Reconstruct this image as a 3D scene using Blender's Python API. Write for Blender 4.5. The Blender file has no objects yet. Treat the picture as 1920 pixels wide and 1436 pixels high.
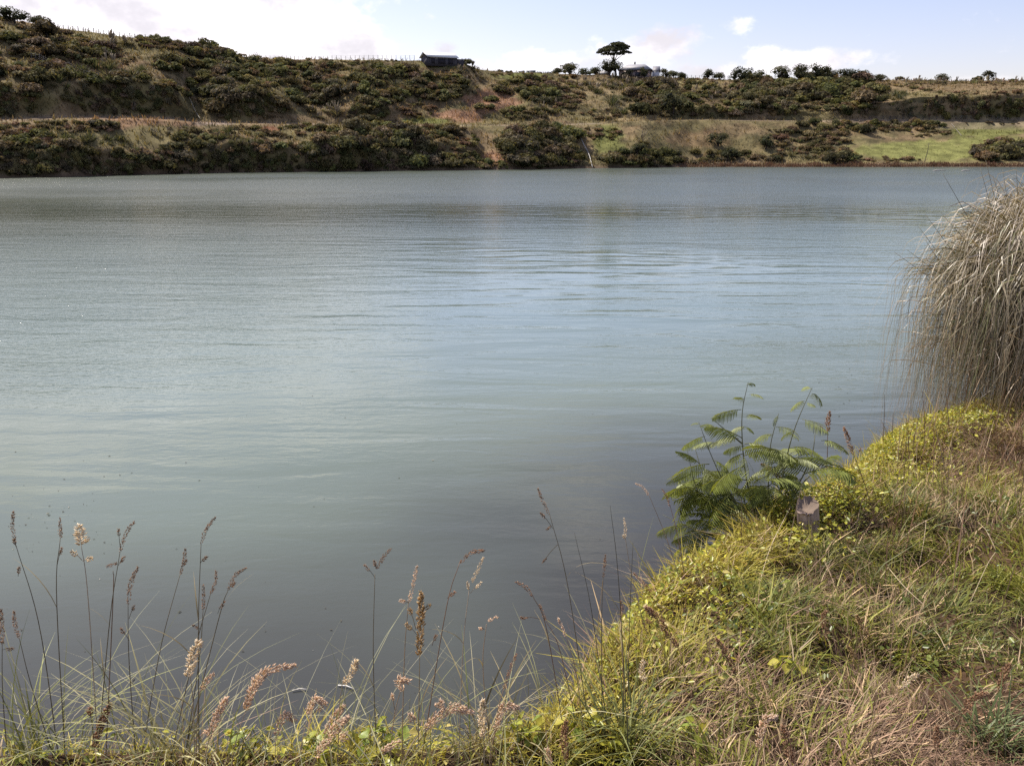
import bpy, math, random
import numpy as np
from mathutils import Vector, Matrix, Quaternion
from mathutils.bvhtree import BVHTree

rng = np.random.default_rng(7)
random.seed(7)
R = math.radians
sc = bpy.context.scene
COL = sc.collection

# ------------------------------------------------------------------ camera
CAM = np.array([0.0, 0.0, 4.0])
FPX = 1507.0                       # focal length in pixels of the 1920 wide photograph
PITCH = R(16.3)
cam_d = bpy.data.cameras.new('camera')
cam = bpy.data.objects.new('camera', cam_d)
COL.objects.link(cam)
cam.location = CAM
cam.rotation_euler = (R(90) - PITCH, 0, 0)
cam_d.sensor_fit = 'HORIZONTAL'
cam_d.sensor_width = 36.0
cam_d.lens = 36.0 * FPX / 1920.0
cam_d.clip_start = 0.05
cam_d.clip_end = 9000
sc.camera = cam

# ------------------------------------------------------------------ light
SUN_EL, SUN_AZ = R(54), R(-50)     # azimuth measured from +Y, negative = left
sun_dir = Vector((math.sin(SUN_AZ) * math.cos(SUN_EL), math.cos(SUN_AZ) * math.cos(SUN_EL), math.sin(SUN_EL)))
sl = bpy.data.lights.new('sun', 'SUN')
sl.energy = 5.0
sl.angle = R(0.53)
sl.color = (1.0, 0.935, 0.83)
so = bpy.data.objects.new('sun', sl)
COL.objects.link(so)
so.rotation_euler = (-sun_dir).to_track_quat('-Z', 'Y').to_euler()

sc.view_settings.view_transform = 'Standard'
sc.view_settings.look = 'None'
sc.view_settings.gamma = 1.0
sc.view_settings.exposure = 0.64
sc.render.engine = 'CYCLES'
sc.cycles.max_bounces = 5
sc.cycles.diffuse_bounces = 2
sc.cycles.glossy_bounces = 3
sc.cycles.transmission_bounces = 4
sc.cycles.use_denoising = False
sc.cycles.caustics_reflective = False
sc.cycles.caustics_refractive = False


# ------------------------------------------------------------------ node helper
class NT:
    def __init__(s, tree):
        s.t = tree
        s.n = tree.nodes
        s.l = tree.links

    def node(s, kind, **kw):
        nd = s.n.new(kind)
        for k, v in kw.items():
            setattr(nd, k, v)
        return nd

    def put(s, sock, v):
        if hasattr(v, 'links') or hasattr(v, 'is_output'):
            s.l.new(v, sock)
        elif isinstance(v, (tuple, list)) and len(v) == 3 and sock.type == 'RGBA':
            sock.default_value = (*v, 1)
        else:
            sock.default_value = v

    def math(s, op, a, b=None, c=None, clamp=False):
        nd = s.node('ShaderNodeMath', operation=op)
        nd.use_clamp = clamp
        s.put(nd.inputs[0], a)
        if b is not None: s.put(nd.inputs[1], b)
        if c is not None: s.put(nd.inputs[2], c)
        return nd.outputs[0]

    def vmath(s, op, a, b=None):
        nd = s.node('ShaderNodeVectorMath', operation=op)
        s.put(nd.inputs[0], a)
        if b is not None: s.put(nd.inputs[1], b)
        return nd.outputs['Value'] if op in ('LENGTH', 'DOT_PRODUCT') else nd.outputs[0]

    def mix(s, f, a, b, blend='MIX'):
        nd = s.node('ShaderNodeMix', data_type='RGBA', blend_type=blend)
        s.put(nd.inputs[0], f)
        s.put(nd.inputs[6], a)
        s.put(nd.inputs[7], b)
        return nd.outputs[2]

    def noise(s, vec, scale, detail=3.0, rough=0.55, dist=0.0):
        nd = s.node('ShaderNodeTexNoise')
        if vec is not None: s.put(nd.inputs['Vector'], vec)
        nd.inputs['Scale'].default_value = scale
        nd.inputs['Detail'].default_value = detail
        nd.inputs['Roughness'].default_value = rough
        nd.inputs['Distortion'].default_value = dist
        return nd.outputs[0]

    def ramp(s, v, lo, hi, a=0.0, b=1.0, smooth=True):
        nd = s.node('ShaderNodeMapRange')
        if smooth: nd.interpolation_type = 'SMOOTHSTEP'
        s.put(nd.inputs[0], v)
        nd.inputs[1].default_value = lo
        nd.inputs[2].default_value = hi
        nd.inputs[3].default_value = a
        nd.inputs[4].default_value = b
        return nd.outputs[0]

    def mapping(s, vec, scale=(1, 1, 1), loc=(0, 0, 0), rot=(0, 0, 0)):
        nd = s.node('ShaderNodeMapping')
        s.put(nd.inputs[0], vec)
        nd.inputs['Location'].default_value = loc
        nd.inputs['Rotation'].default_value = rot
        nd.inputs['Scale'].default_value = scale
        return nd.outputs[0]


def new_mat(name):
    m = bpy.data.materials.new(name)
    m.use_nodes = True
    m.node_tree.nodes.clear()
    t = NT(m.node_tree)
    out = t.node('ShaderNodeOutputMaterial')
    return m, t, out


# ------------------------------------------------------------------ sky with clouds
def pix_dir(px, py):
    dx = (np.asarray(px, float) - 960) / FPX
    dy = -(np.asarray(py, float) - 718) / FPX
    c, s_ = math.cos(PITCH), math.sin(PITCH)
    return np.stack([dx, c + dy * s_, -s_ + dy * c], -1)


def pix_azel(px, py):
    d = pix_dir(px, py)
    return math.atan2(d[0], d[1]), math.atan2(d[2], math.hypot(d[0], d[1]))


world = bpy.data.worlds.new('World')
sc.world = world
world.use_nodes = True
wt = NT(world.node_tree)
wt.n.clear()
wout = wt.node('ShaderNodeOutputWorld')
bg = wt.node('ShaderNodeBackground')
wt.l.new(bg.outputs[0], wout.inputs[0])
sky = wt.node('ShaderNodeTexSky', sky_type='NISHITA')
sky.sun_disc = False
sky.sun_elevation = SUN_EL
sky.sun_rotation = SUN_AZ
sky.altitude = 20
sky.air_density = 1.0
sky.dust_density = 1.0
sky.ozone_density = 2.0
tc = wt.node('ShaderNodeTexCoord')
sep = wt.node('ShaderNodeSeparateXYZ')
wt.l.new(tc.outputs['Generated'], sep.inputs[0])
vx, vy, vz = sep.outputs
az = wt.math('ARCTAN2', vx, vy)
el = wt.math('ARCSINE', vz)
comb = wt.node('ShaderNodeCombineXYZ')
wt.l.new(az, comb.inputs[0]); wt.l.new(el, comb.inputs[1])
azel = comb.outputs[0]
# blobs of the cumulus bank over the far hill (pixel centre, half width, half height, weight)
BLOBS = [(110, 40, 330, 75, 1.0), (330, 20, 230, 70, 1.0), (430, 75, 150, 55, 1.0), (575, 62, 125, 68, 1.0),
         (660, 92, 95, 42, .85), (-250, 10, 350, 120, 1.0), (100, -70, 480, 120, 1.0), (260, -240, 470, 150, 1.0), (-250, -330, 420, 180, .9),
         (835, 92, 32, 20, .5), (1010, 118, 95, 26, .64), (1235, 82, 82, 38, .72), (1170, 108, 90, 32, .62),
         (1384, 46, 40, 22, .52), (1480, 118, 135, 29, .70), (1390, 132, 170, 24, .58), (900, 132, 220, 22, .55),
         (2350, 60, 260, 40, .8), (1700, 156, 320, 20, .4)]
field = None
for (bx_, by_, rx_, ry_, w_) in BLOBS:
    a0, e0 = pix_azel(bx_, by_)
    d = wt.vmath('SUBTRACT', azel, (a0, e0, 0))
    d = wt.vmath('MULTIPLY', d, (FPX / rx_, FPX / ry_, 0))
    ln = wt.vmath('LENGTH', d)
    f = wt.math('MULTIPLY', wt.ramp(ln, 0.2, 1.45, 1.0, 0.0, False), w_)
    field = f if field is None else wt.math('SMOOTH_MAX', field, f, 0.15)
nvec = wt.mapping(azel, scale=(1, 1.5, 1))
n1 = wt.noise(nvec, 17.0, 9, 0.6, 0.15)
n2 = wt.noise(nvec, 60.0, 6, 0.6, 0.2)
nn = wt.math('ADD', wt.math('MULTIPLY', n1, 0.75), wt.math('MULTIPLY', n2, 0.25))
low = wt.math('ADD', field, wt.math('MULTIPLY', wt.math('SUBTRACT', nn, 0.5), 1.5))
lowmask = wt.ramp(low, 0.27, 0.66)
# fair weather clouds over the rest of the sky
den = wt.math('ADD', wt.math('MAXIMUM', vz, 0.0), 0.12)
plane = wt.node('ShaderNodeCombineXYZ')
wt.l.new(wt.math('DIVIDE', vx, den), plane.inputs[0])
wt.l.new(wt.math('DIVIDE', vy, den), plane.inputs[1])
hi = wt.noise(plane.outputs[0], 0.85, 8, 0.58, 0.2)
himask = wt.math('MULTIPLY', wt.ramp(hi, 0.51, 0.68), wt.ramp(el, 0.20, 0.36))
cmask = wt.math('MAXIMUM', lowmask, himask)
shade = wt.ramp(wt.noise(wt.mapping(nvec, loc=(0.02, -0.05, 3.0)), 11.0, 6, 0.55), 0.36, 0.64)
ccol = wt.mix(shade, (10.4, 9.9, 10.1), (5.9, 5.6, 5.95))
skyc = wt.mix(1.0, sky.outputs[0], (1.38, 1.13, 1.17), 'MULTIPLY')
final = wt.mix(wt.math('MULTIPLY', cmask, 0.93), skyc, ccol)
wt.l.new(final, bg.inputs[0])
bg.inputs[1].default_value = 0.096


# ------------------------------------------------------------------ mesh helpers
def px_to(px, py, r):
    """world point seen at a pixel of the photograph at horizontal distance r"""
    d = pix_dir(px, py)
    k = r / np.hypot(d[..., 0], d[..., 1])
    return CAM + d * np.asarray(k)[..., None]


def px_on_z(px, py, z):
    d = pix_dir(px, py)
    return CAM + d * ((z - CAM[2]) / d[..., 2])[..., None]


def project(P):
    P = np.asarray(P, float) - CAM
    c, s_ = math.cos(PITCH), math.sin(PITCH)
    depth = P[..., 1] * c - P[..., 2] * s_
    up = P[..., 1] * s_ + P[..., 2] * c
    depth = np.where(np.abs(depth) < 1e-3, 1e-3, depth)
    return 960 + FPX * P[..., 0] / depth, 718 - FPX * up / depth, depth


def mesh_np(name, V, Q=None, T=None, col=None, smooth=False):
    """mesh out of numpy arrays: vertices, quads, triangles, colour per vertex"""
    me = bpy.data.meshes.new(name)
    V = np.asarray(V, np.float32)
    me.vertices.add(len(V))
    me.vertices.foreach_set('co', V.ravel())
    loops, starts, tot = [], [], 0
    if Q is not None and len(Q):
        Q = np.asarray(Q, np.int32)
        loops.append(Q.ravel()); starts.append(np.arange(len(Q)) * 4); tot = Q.size
    if T is not None and len(T):
        T = np.asarray(T, np.int32)
        loops.append(T.ravel()); starts.append(tot + np.arange(len(T)) * 3)
    L = np.concatenate(loops).astype(np.int32)
    S = np.concatenate(starts).astype(np.int32)
    me.loops.add(len(L))
    me.loops.foreach_set('vertex_index', L)
    me.polygons.add(len(S))
    me.polygons.foreach_set('loop_start', S)
    me.update(calc_edges=True)
    if smooth:
        me.polygons.foreach_set('use_smooth', np.ones(len(S), bool))
    if col is not None:
        at = me.color_attributes.new('col', 'FLOAT_COLOR', 'POINT')
        c4 = np.ones((len(V), 4), np.float32)
        c4[:, :3] = col
        at.data.foreach_set('color', c4.ravel())
    return me


def link(name, me, mat=None, parent=None, loc=None):
    o = bpy.data.objects.new(name, me)
    if mat is not None and me is not None and not me.materials:
        me.materials.append(mat)
    COL.objects.link(o)
    if parent is not None: o.parent = parent
    if loc is not None: o.location = loc
    return o


def tag(o, label=None, cat=None, group=None, kind=None):
    if label: o['label'] = label
    if cat: o['category'] = cat
    if group: o['group'] = group
    if kind: o['kind'] = kind
    return o


def empty(name, loc, label=None, cat=None, group=None):
    o = bpy.data.objects.new(name, None)
    o.empty_display_size = 0.1
    COL.objects.link(o)
    o.location = loc
    tag(o, label, cat, group)
    return o


def copy_tree(o, parent=None):
    c = o.copy()
    COL.objects.link(c)
    c.parent = parent
    for ch in list(o.children):
        copy_tree(ch, c)
    return c


class MB:
    """collects shapes into one mesh"""
    def __init__(s):
        s.v, s.q, s.t, s.c, s.n = [], [], [], [], 0

    def add(s, V, Q=None, T=None, c=(1, 1, 1)):
        V = np.asarray(V, float)
        s.v.append(V)
        if Q is not None and len(Q): s.q.append(np.asarray(Q) + s.n)
        if T is not None and len(T): s.t.append(np.asarray(T) + s.n)
        cc = np.empty((len(V), 3)); cc[:] = c
        s.c.append(cc)
        s.n += len(V)

    def box(s, lo, hi, c=(1, 1, 1), M=None):
        x0, y0, z0 = lo; x1, y1, z1 = hi
        V = np.array([[x0, y0, z0], [x1, y0, z0], [x1, y1, z0], [x0, y1, z0], [x0, y0, z1], [x1, y0, z1], [x1, y1, z1], [x0, y1, z1]])
        Q = [[0, 3, 2, 1], [4, 5, 6, 7], [0, 1, 5, 4], [1, 2, 6, 5], [2, 3, 7, 6], [3, 0, 4, 7]]
        s.add(V, Q, None, c)

    def tube(s, P, rad, n=5, c=(1, 1, 1)):
        P = np.asarray(P, float)
        m = len(P)
        rad = np.broadcast_to(np.asarray(rad, float), (m,))
        T = np.gradient(P, axis=0)
        T /= np.linalg.norm(T, axis=1)[:, None] + 1e-9
        ref = np.array([0, 0, 1.0]) if abs(T[0][2]) < 0.9 else np.array([0, 1.0, 0])
        U = np.cross(T, ref); U /= np.linalg.norm(U, axis=1)[:, None] + 1e-9
        W = np.cross(T, U)
        a = np.arange(n) * 2 * math.pi / n
        V = P[:, None] + rad[:, None, None] * (np.cos(a)[None, :, None] * U[:, None] + np.sin(a)[None, :, None] * W[:, None])
        i = np.arange(m - 1)[:, None] * n; j = np.arange(n)[None]; k = (j + 1) % n
        Q = np.stack([i + j, i + k, i + n + k, i + n + j], -1).reshape(-1, 4)
        V = np.concatenate([V.reshape(-1, 3), P[:1], P[-1:]])
        jj = np.arange(n); kk = (jj + 1) % n
        T0 = np.stack([np.full(n, m * n), kk, jj], -1)
        T1 = np.stack([np.full(n, m * n + 1), (m - 1) * n + jj, (m - 1) * n + kk], -1)
        s.add(V, Q, np.concatenate([T0, T1]), c)

    def mesh(s, name, smooth=False):
        return mesh_np(name, np.concatenate(s.v), np.concatenate(s.q) if s.q else None, np.concatenate(s.t) if s.t else None,
                       np.concatenate(s.c), smooth)

    def build(s, name, mat, parent=None, smooth=False, loc=None):
        return link(name, s.mesh(name, smooth), mat, parent, loc)


def spline(P, n=12):
    """smooth curve through a few points"""
    P = np.asarray(P, float)
    if len(P) < 3:
        t = np.linspace(0, 1, n)[:, None]
        return P[0] * (1 - t) + P[-1] * t
    E = np.concatenate([[2 * P[0] - P[1]], P, [2 * P[-1] - P[-2]]])
    out = []
    segs = len(P) - 1
    for u in np.linspace(0, segs, n):
        i = min(int(u), segs - 1); t = u - i
        a, b, c, d = E[i], E[i + 1], E[i + 2], E[i + 3]
        out.append(0.5 * (2 * b + (c - a) * t + (2 * a - 5 * b + 4 * c - d) * t * t + (3 * b - a - 3 * c + d) * t ** 3))
    return np.array(out)


def sstep(x, a, b):
    t = np.clip((np.asarray(x, float) - a) / (b - a), 0, 1)
    return t * t * (3 - 2 * t)


# smooth value noise on the plane
_tab = rng.random((256, 256))
def vnoise(x, y):
    x = np.asarray(x, float); y = np.asarray(y, float)
    xi = np.floor(x).astype(int); yi = np.floor(y).astype(int)
    fx = x - xi; fy = y - yi
    fx = fx * fx * (3 - 2 * fx); fy = fy * fy * (3 - 2 * fy)
    g = lambda i, j: _tab[i & 255, j & 255]
    a = g(xi, yi) * (1 - fx) + g(xi + 1, yi) * fx
    b = g(xi, yi + 1) * (1 - fx) + g(xi + 1, yi + 1) * fx
    return (a * (1 - fy) + b * fy) * 2 - 1


def fbm(x, y, o=4):
    s = 0; a = 1.0; f = 1.0
    for i in range(o):
        s = s + a * vnoise(x * f + 17.3 * i, y * f + 9.1 * i)
        a *= 0.5; f *= 2.03
    return s


# ------------------------------------------------------------------ materials
def mat_col(name, rough=0.7, trans=0.0, vary=0.25, nscale=3.0, spec=0.3, objrand=0.0, bump=0.0, bscale=8.0):
    """colour from the mesh attribute with procedural mottling; optional light shining through thin leaves"""
    m, t, out = new_mat(name)
    a = t.node('ShaderNodeAttribute', attribute_name='col').outputs['Color']
    co = t.node('ShaderNodeTexCoord').outputs['Object']
    n = t.noise(co, nscale, 4, 0.6)
    c = t.mix(1.0, a, t.mix(t.ramp(n, 0.3, 0.7), (1 - vary,) * 3, (1 + vary,) * 3), 'MULTIPLY')
    if objrand:
        oi = t.node('ShaderNodeObjectInfo').outputs['Random']
        hs = t.node('ShaderNodeHueSaturation')
        t.put(hs.inputs['Hue'], t.ramp(oi, 0, 1, 0.5 - 0.03 * objrand, 0.5 + 0.02 * objrand, False))
        t.put(hs.inputs['Value'], t.ramp(t.math('FRACT', t.math('MULTIPLY', oi, 7.31)), 0, 1, 1 - 0.4 * objrand, 1 + 0.4 * objrand, False))
        t.put(hs.inputs['Color'], c)
        c = hs.outputs[0]
    p = t.node('ShaderNodeBsdfPrincipled')
    t.put(p.inputs['Base Color'], c)
    p.inputs['Roughness'].default_value = rough
    p.inputs['Specular IOR Level'].default_value = spec
    if bump:
        b = t.node('ShaderNodeBump')
        b.inputs['Strength'].default_value = 0.8
        b.inputs['Distance'].default_value = bump
        t.put(b.inputs['Height'], t.noise(co, bscale, 6, 0.65))
        t.l.new(b.outputs[0], p.inputs['Normal'])
    sh = p.outputs[0]
    if trans:
        tr = t.node('ShaderNodeBsdfTranslucent')
        t.put(tr.inputs[0], t.mix(1.0, c, (1.25, 1.15, 0.7), 'MULTIPLY'))
        mx = t.node('ShaderNodeMixShader')
        mx.inputs[0].default_value = trans
        t.l.new(sh, mx.inputs[1]); t.l.new(tr.outputs[0], mx.inputs[2])
        sh = mx.outputs[0]
    t.l.new(sh, out.inputs[0])
    return m


M_HILL = mat_col('dry_grass_hillside', 0.95, 0, 0.35, 0.35, 0.05, bump=0.25, bscale=1.6)
M_SHRUB = mat_col('shrub_foliage', 0.8, 0.28, 0.35, 0.8, 0.1, objrand=1.0)
M_SCRUB = mat_col('scrub_foliage', 0.8, 0.28, 0.3, 0.5, 0.1)
M_TUFT = mat_col('hillside_grass', 0.8, 0.3, 0.25, 0.4, 0.15)
M_BARK = mat_col('bark', 0.9, 0, 0.3, 4.0, 0.1, bump=0.02)
M_WOOD = mat_col('weathered_wood', 0.85, 0, 0.25, 9.0, 0.15, bump=0.004, bscale=40)
M_PAINT = mat_col('painted_wall', 0.6, 0, 0.12, 0.9, 0.3)
M_ROOF = mat_col('metal_roofing', 0.62, 0, 0.08, 0.8, 0.5)
M_SOIL = mat_col('bank_soil', 0.95, 0, 0.45, 6.0, 0.05, bump=0.03, bscale=25)
M_GRASS = mat_col('grass_blades', 0.5, 0.28, 0.15, 3.0, 0.3)
M_STRAW = mat_col('dry_straw', 0.6, 0.15, 0.2, 4.0, 0.3)
M_LEAF = mat_col('ground_cover_leaf', 0.36, 0.40, 0.2, 9.0, 0.4)
M_SEED = mat_col('seed_head_husk', 0.7, 0.45, 0.25, 60.0, 0.2)
M_STEM = mat_col('grass_stem', 0.55, 0.0, 0.25, 14.0, 0.3)
M_FROND = mat_col('wattle_leaf', 0.5, 0.3, 0.2, 6.0, 0.35)
M_TOE = mat_col('tussock_blade', 0.42, 0.2, 0.25, 3.0, 0.5)

# ------------------------------------------------------------------ far hillside terrain
# per column of the photograph: waterline y, (y, extra metres) of the cliff top, terrace lip, road, upper cliff top, then (ridge y, ridge distance)
COLS = [
    (-900, 342, (285, 1.2), (230, 12), (225, 20), (165, 22), (40, 180)),
    (-300, 339, (282, 1.2), (228, 12), (222, 20), (165, 22), (32, 182)),
    (0,    334, (276, 1.2), (228, 11), (222, 19), (162, 21.3), (32, 184)),
    (120,  332, (282, 1.2), (226, 11), (220, 19), (158, 21.3), (52, 186)),
    (250,  328, (284, 1.2), (225, 11), (219, 19), (150, 21.3), (70, 190)),
    (335,  326, (286, 1.4), (228, 12), (222, 20), (163, 22.2), (80, 192)),
    (372,  325, (276, 1.4), (232, 12), (229, 20), (206, 26), (90, 194)),
    (420,  324, (268, 1.4), (233, 13), (230, 20), (178, 22.3), (98, 196)),
    (500,  323, (272, 1.4), (234, 13), (231, 20), (180, 22.3), (111, 198)),
    (600,  322, (268, 1.4), (236, 13), (233, 20), (208, 27), (112, 200)),
    (680,  321, (262, 1.6), (237, 14), (234, 21), (196, 23), (113, 202)),
    (800,  320, (268, 4.0), (238, 15), (235, 22), (222, 28), (114, 204)),
    (870,  320, (278, 6.0), (238, 17), (235, 23), (222, 29), (118, 206)),
    (905,  319, (290, 6.0), (238, 18), (235, 24), (224, 30), (133, 214)),
    (1000, 318, (280, 4.0), (238, 19), (234, 25), (222, 29), (137, 226)),
    (1100, 316, (300, 6.0), (238, 20), (232, 26), (222, 31), (141, 232)),
    (1200, 315, (284, 4.0), (226, 17), (229, 26), (218, 30), (143, 238)),
    (1300, 314, (304, 8.0), (226, 25), (224, 32), (203, 34), (149, 240)),
    (1450, 314, (303, 10), (228, 30), (226, 36), (208, 38), (150, 240)),
    (1550, 314, (304, 10), (230, 32), (226, 38), (212, 41), (150, 240)),
    (1620, 314, (300, 8), (236, 34), (224, 40), (200, 43), (150, 240)),
    (1720, 314, (304, 8), (250, 34), (224, 44), (180, 46), (151, 240)),
    (1900, 314, (304, 8), (250, 36), (223, 46), (178, 48), (153, 240)),
    (2300, 315, (304, 8), (245, 36), (223, 46), (178, 48), (153, 240)),
    (3000, 316, (304, 8), (245, 36), (223, 46), (178, 48), (153, 240)),
]


def tan_el(px, py):
    d = pix_dir(px, py)
    return d[..., 2] / np.hypot(d[..., 0], d[..., 1])


def col_az(px):
    d = pix_dir(px, 230.0)
    return math.atan2(d[0], d[1])


rows = []
RIDGE = []
for (cx, yw, cl, te, ro, uc, ri) in COLS:
    az_ = col_az(cx)
    xx = max(-300, min(2200, cx))
    r0 = -4.0 / tan_el(xx, yw)
    prof = [(r0 - 10, -2.0), (r0 - 0.4, -0.25)]
    for (yy, dr) in (cl, te, ro, uc):
        r = r0 + dr
        prof.append((r, 4 + r * tan_el(xx, yy)))
    rr = max(ri[1], prof[-1][0] + 42) if cx >= 1300 else ri[1]
    RIDGE.append((cx, rr))
    zr = 4 + rr * tan_el(xx, ri[0])
    rm = prof[-1][0] * 0.5 + rr * 0.5
    zm = prof[-1][1] * 0.44 + zr * 0.56
    prof += [(rm, zm), (rr, zr), (rr + 25, zr - 0.8), (rr + 120, zr - 4), (3200, zr * 0.3)]
    rows.append((az_, prof))
AZ = np.array([r[0] for r in rows])
PROF = np.array([r[1] for r in rows])            # columns x points x 2
NSEG = [3, 14, 14, 5, 12, 26, 26, 8, 6, 4]
az_f = np.linspace(AZ[0], AZ[-1], 760)
grid = np.empty((len(az_f), PROF.shape[1], 2))
for k in range(PROF.shape[1]):
    for c in range(2):
        v = np.interp(az_f, AZ, PROF[:, k, c])
        ker = np.hanning(13); ker /= ker.sum()
        vp = np.pad(v, 6, mode='edge')
        grid[:, k, c] = np.convolve(vp, ker, 'valid')
RR, ZZ, TT = [], [], []
for k, n in enumerate(NSEG):
    last = k == len(NSEG) - 1
    t = np.linspace(0, 1, n + (1 if last else 0), endpoint=last)
    for tt in t:
        RR.append(grid[:, k, 0] * (1 - tt) + grid[:, k + 1, 0] * tt)
        ZZ.append(grid[:, k, 1] * (1 - tt) + grid[:, k + 1, 1] * tt)
        TT.append(k + tt)
RR = np.array(RR).T; ZZ = np.array(ZZ).T; TT = np.array(TT)
A = az_f[:, None] + 0 * RR
X = RR * np.sin(A); Y = RR * np.cos(A)
# gullies, hummocks and rough ground; calmer on the road bench and the crest
amp = np.interp(TT, [0, 1, 1.5, 2, 3, 3.6, 4.1, 5, 6, 7, 8, 10], [0, .3, 1, 1, .45, .12, .12, 1.0, 1.0, .25, .4, .4])[None]
arc = A * 170
bump = 1.1 * fbm(arc / 9, TT[None] * 1.3 + 0 * A, 4) + 0.35 * fbm(X / 2.2, Y / 2.2, 3)
paddock = sstep(A, col_az(1560), col_az(1640)) * (TT < 3.2)[None]
RR = RR - amp * (1 - 0.85 * paddock) * bump * 1.3
ZZ = ZZ + amp * (1 - 0.85 * paddock) * 0.45 * (fbm(X / 6, Y / 6, 4)) * np.interp(TT, [0, 1, 2, 10], [0, 0.0, 1, 1])[None]
# sheep tracks stepping across the slope at the right
steps = sstep(A, col_az(1770), col_az(1815)) * ((TT > 3.0) & (TT < 3.9))[None]
ZZ = ZZ + steps * 0.45 * np.sin(TT[None] * 44 + 3 * fbm(arc / 14, 0 * arc, 2))
X = RR * np.sin(A); Y = RR * np.cos(A)
na, nt = X.shape
HV = np.stack([X, Y, ZZ], -1).reshape(-1, 3)
i = np.arange(na - 1)[:, None] * nt; j = np.arange(nt - 1)[None]
HQ = np.stack([i + j, i + nt + j, i + nt + j + 1, i + j + 1], -1).reshape(-1, 4)
hpx, hpy, _ = project(HV)
hT = np.broadcast_to(TT[None], (na, nt)).ravel()

# natural ground colours of the hillside
C_OLIVE = np.array([0.140, 0.116, 0.056]); C_BROWN = np.array([0.165, 0.120, 0.068]); C_RUST = np.array([0.22, 0.130, 0.080])
C_GREEN = np.array([0.120, 0.122, 0.042]); C_DARK = np.array([0.050, 0.048, 0.026]); C_STRAW = np.array([0.21, 0.165, 0.09])
C_SOIL = np.array([0.085, 0.058, 0.045]); C_ROAD = np.array([0.20, 0.155, 0.12])


def ground_col(px, py, T, P):
    n1 = fbm(P[:, 0] / 9, P[:, 1] / 9 + P[:, 2] / 5, 4); n2 = fbm(P[:, 0] / 2.2 + 40, P[:, 1] / 2.2 + P[:, 2], 3)
    c = C_OLIVE + (C_BROWN - C_OLIVE) * sstep(n1, -0.5, 0.7)[:, None]
    c = c + (C_DARK - c) * (0.6 * sstep(n2, 0.15, 0.9))[:, None]
    def blob(cx, cy, rx, ry, colr, w=1.0):
        nonlocal c
        d = np.hypot((px - cx) / rx, (py - cy) / ry) + 0.25 * n2
        c = c + (colr - c) * (w * (1 - sstep(d, 0.7, 1.15)))[:, None]
    for b in [(920, 190, 52, 22, C_RUST), (865, 218, 55, 13, C_RUST), (160, 130, 75, 22, C_BROWN, .8), (190, 118, 60, 16, C_RUST, .6),
              (75, 190, 40, 22, C_OLIVE), (200, 75, 110, 14, C_OLIVE), (250, 232, 130, 12, C_RUST, .7), (300, 255, 60, 22, C_OLIVE),
              (505, 244, 24, 6, np.array([.24, .09, .055]), .6), (905, 275, 35, 30, C_BROWN), (930, 298, 30, 14, C_RUST), (985, 145, 55, 8, C_GREEN), (830, 122, 50, 8, C_GREEN, .7),
              (1180, 205, 60, 30, C_STRAW, .8), (1130, 168, 70, 14, C_STRAW, .6), (1310, 252, 120, 26, C_OLIVE), (1380, 245, 60, 14, C_BROWN, .8), (1305, 262, 60, 18, C_RUST, .4),
              (1740, 284, 165, 20, C_GREEN * 1.25), (1860, 268, 90, 12, C_GREEN * 1.25), (1850, 245, 80, 16, C_GREEN), (1300, 156, 60, 8, C_OLIVE * 1.2), (1750, 162, 200, 12, C_BROWN, .8),
              (800, 228, 50, 6, C_GREEN), (1140, 265, 30, 30, C_GREEN), (400, 232, 40, 3, C_ROAD)]:
        blob(*b)
    road = (T > 3.25) & (T < 4.02)
    c = np.where(road[:, None], c + (C_ROAD - c) * 0.45, c)
    low = np.clip((0.9 - P[:, 2]) / 0.7, 0, 1)[:, None]
    c = c + (C_SOIL - c) * low * 0.8
    return np.clip(c, 0.01, 1)


hill_me = mesh_np('far_hillside', HV, HQ, None, ground_col(hpx, hpy, hT, HV), smooth=True)
hill = tag(link('far_hillside', hill_me, M_HILL), 'grassy terraced hillside across the river', kind='structure')
BVH = BVHTree.FromPolygons(HV.tolist(), HQ.tolist())


def hit(px, py):
    d = Vector(pix_dir(px, py)).normalized()
    loc, nor, _, dist = BVH.ray_cast(Vector(CAM), d)
    if loc is None: return None
    if nor.dot(d) > 0: nor = -nor
    return np.array(loc), np.array(nor)


def drop(x, y):
    loc, nor, _, dist = BVH.ray_cast(Vector((x, y, 200)), Vector((0, 0, -1)))
    return None if loc is None else loc.z


def ridge_shift(px):
    """how far the crest lies beyond the 240 m used when the right half was surveyed"""
    return max(0.0, float(np.interp(px, [q[0] for q in RIDGE], [q[1] for q in RIDGE])) - 240.0) if px > 1210 else 0.0


def skyline(px, r, raw=False):
    """ground point under a pixel column at horizontal distance r"""
    if not raw: r = r + ridge_shift(px)
    d = pix_dir(px, 140.0)
    k = r / math.hypot(d[0], d[1])
    x, y = d[0] * k, d[1] * k
    return np.array([x, y, drop(x, y) or 0.0])


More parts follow.
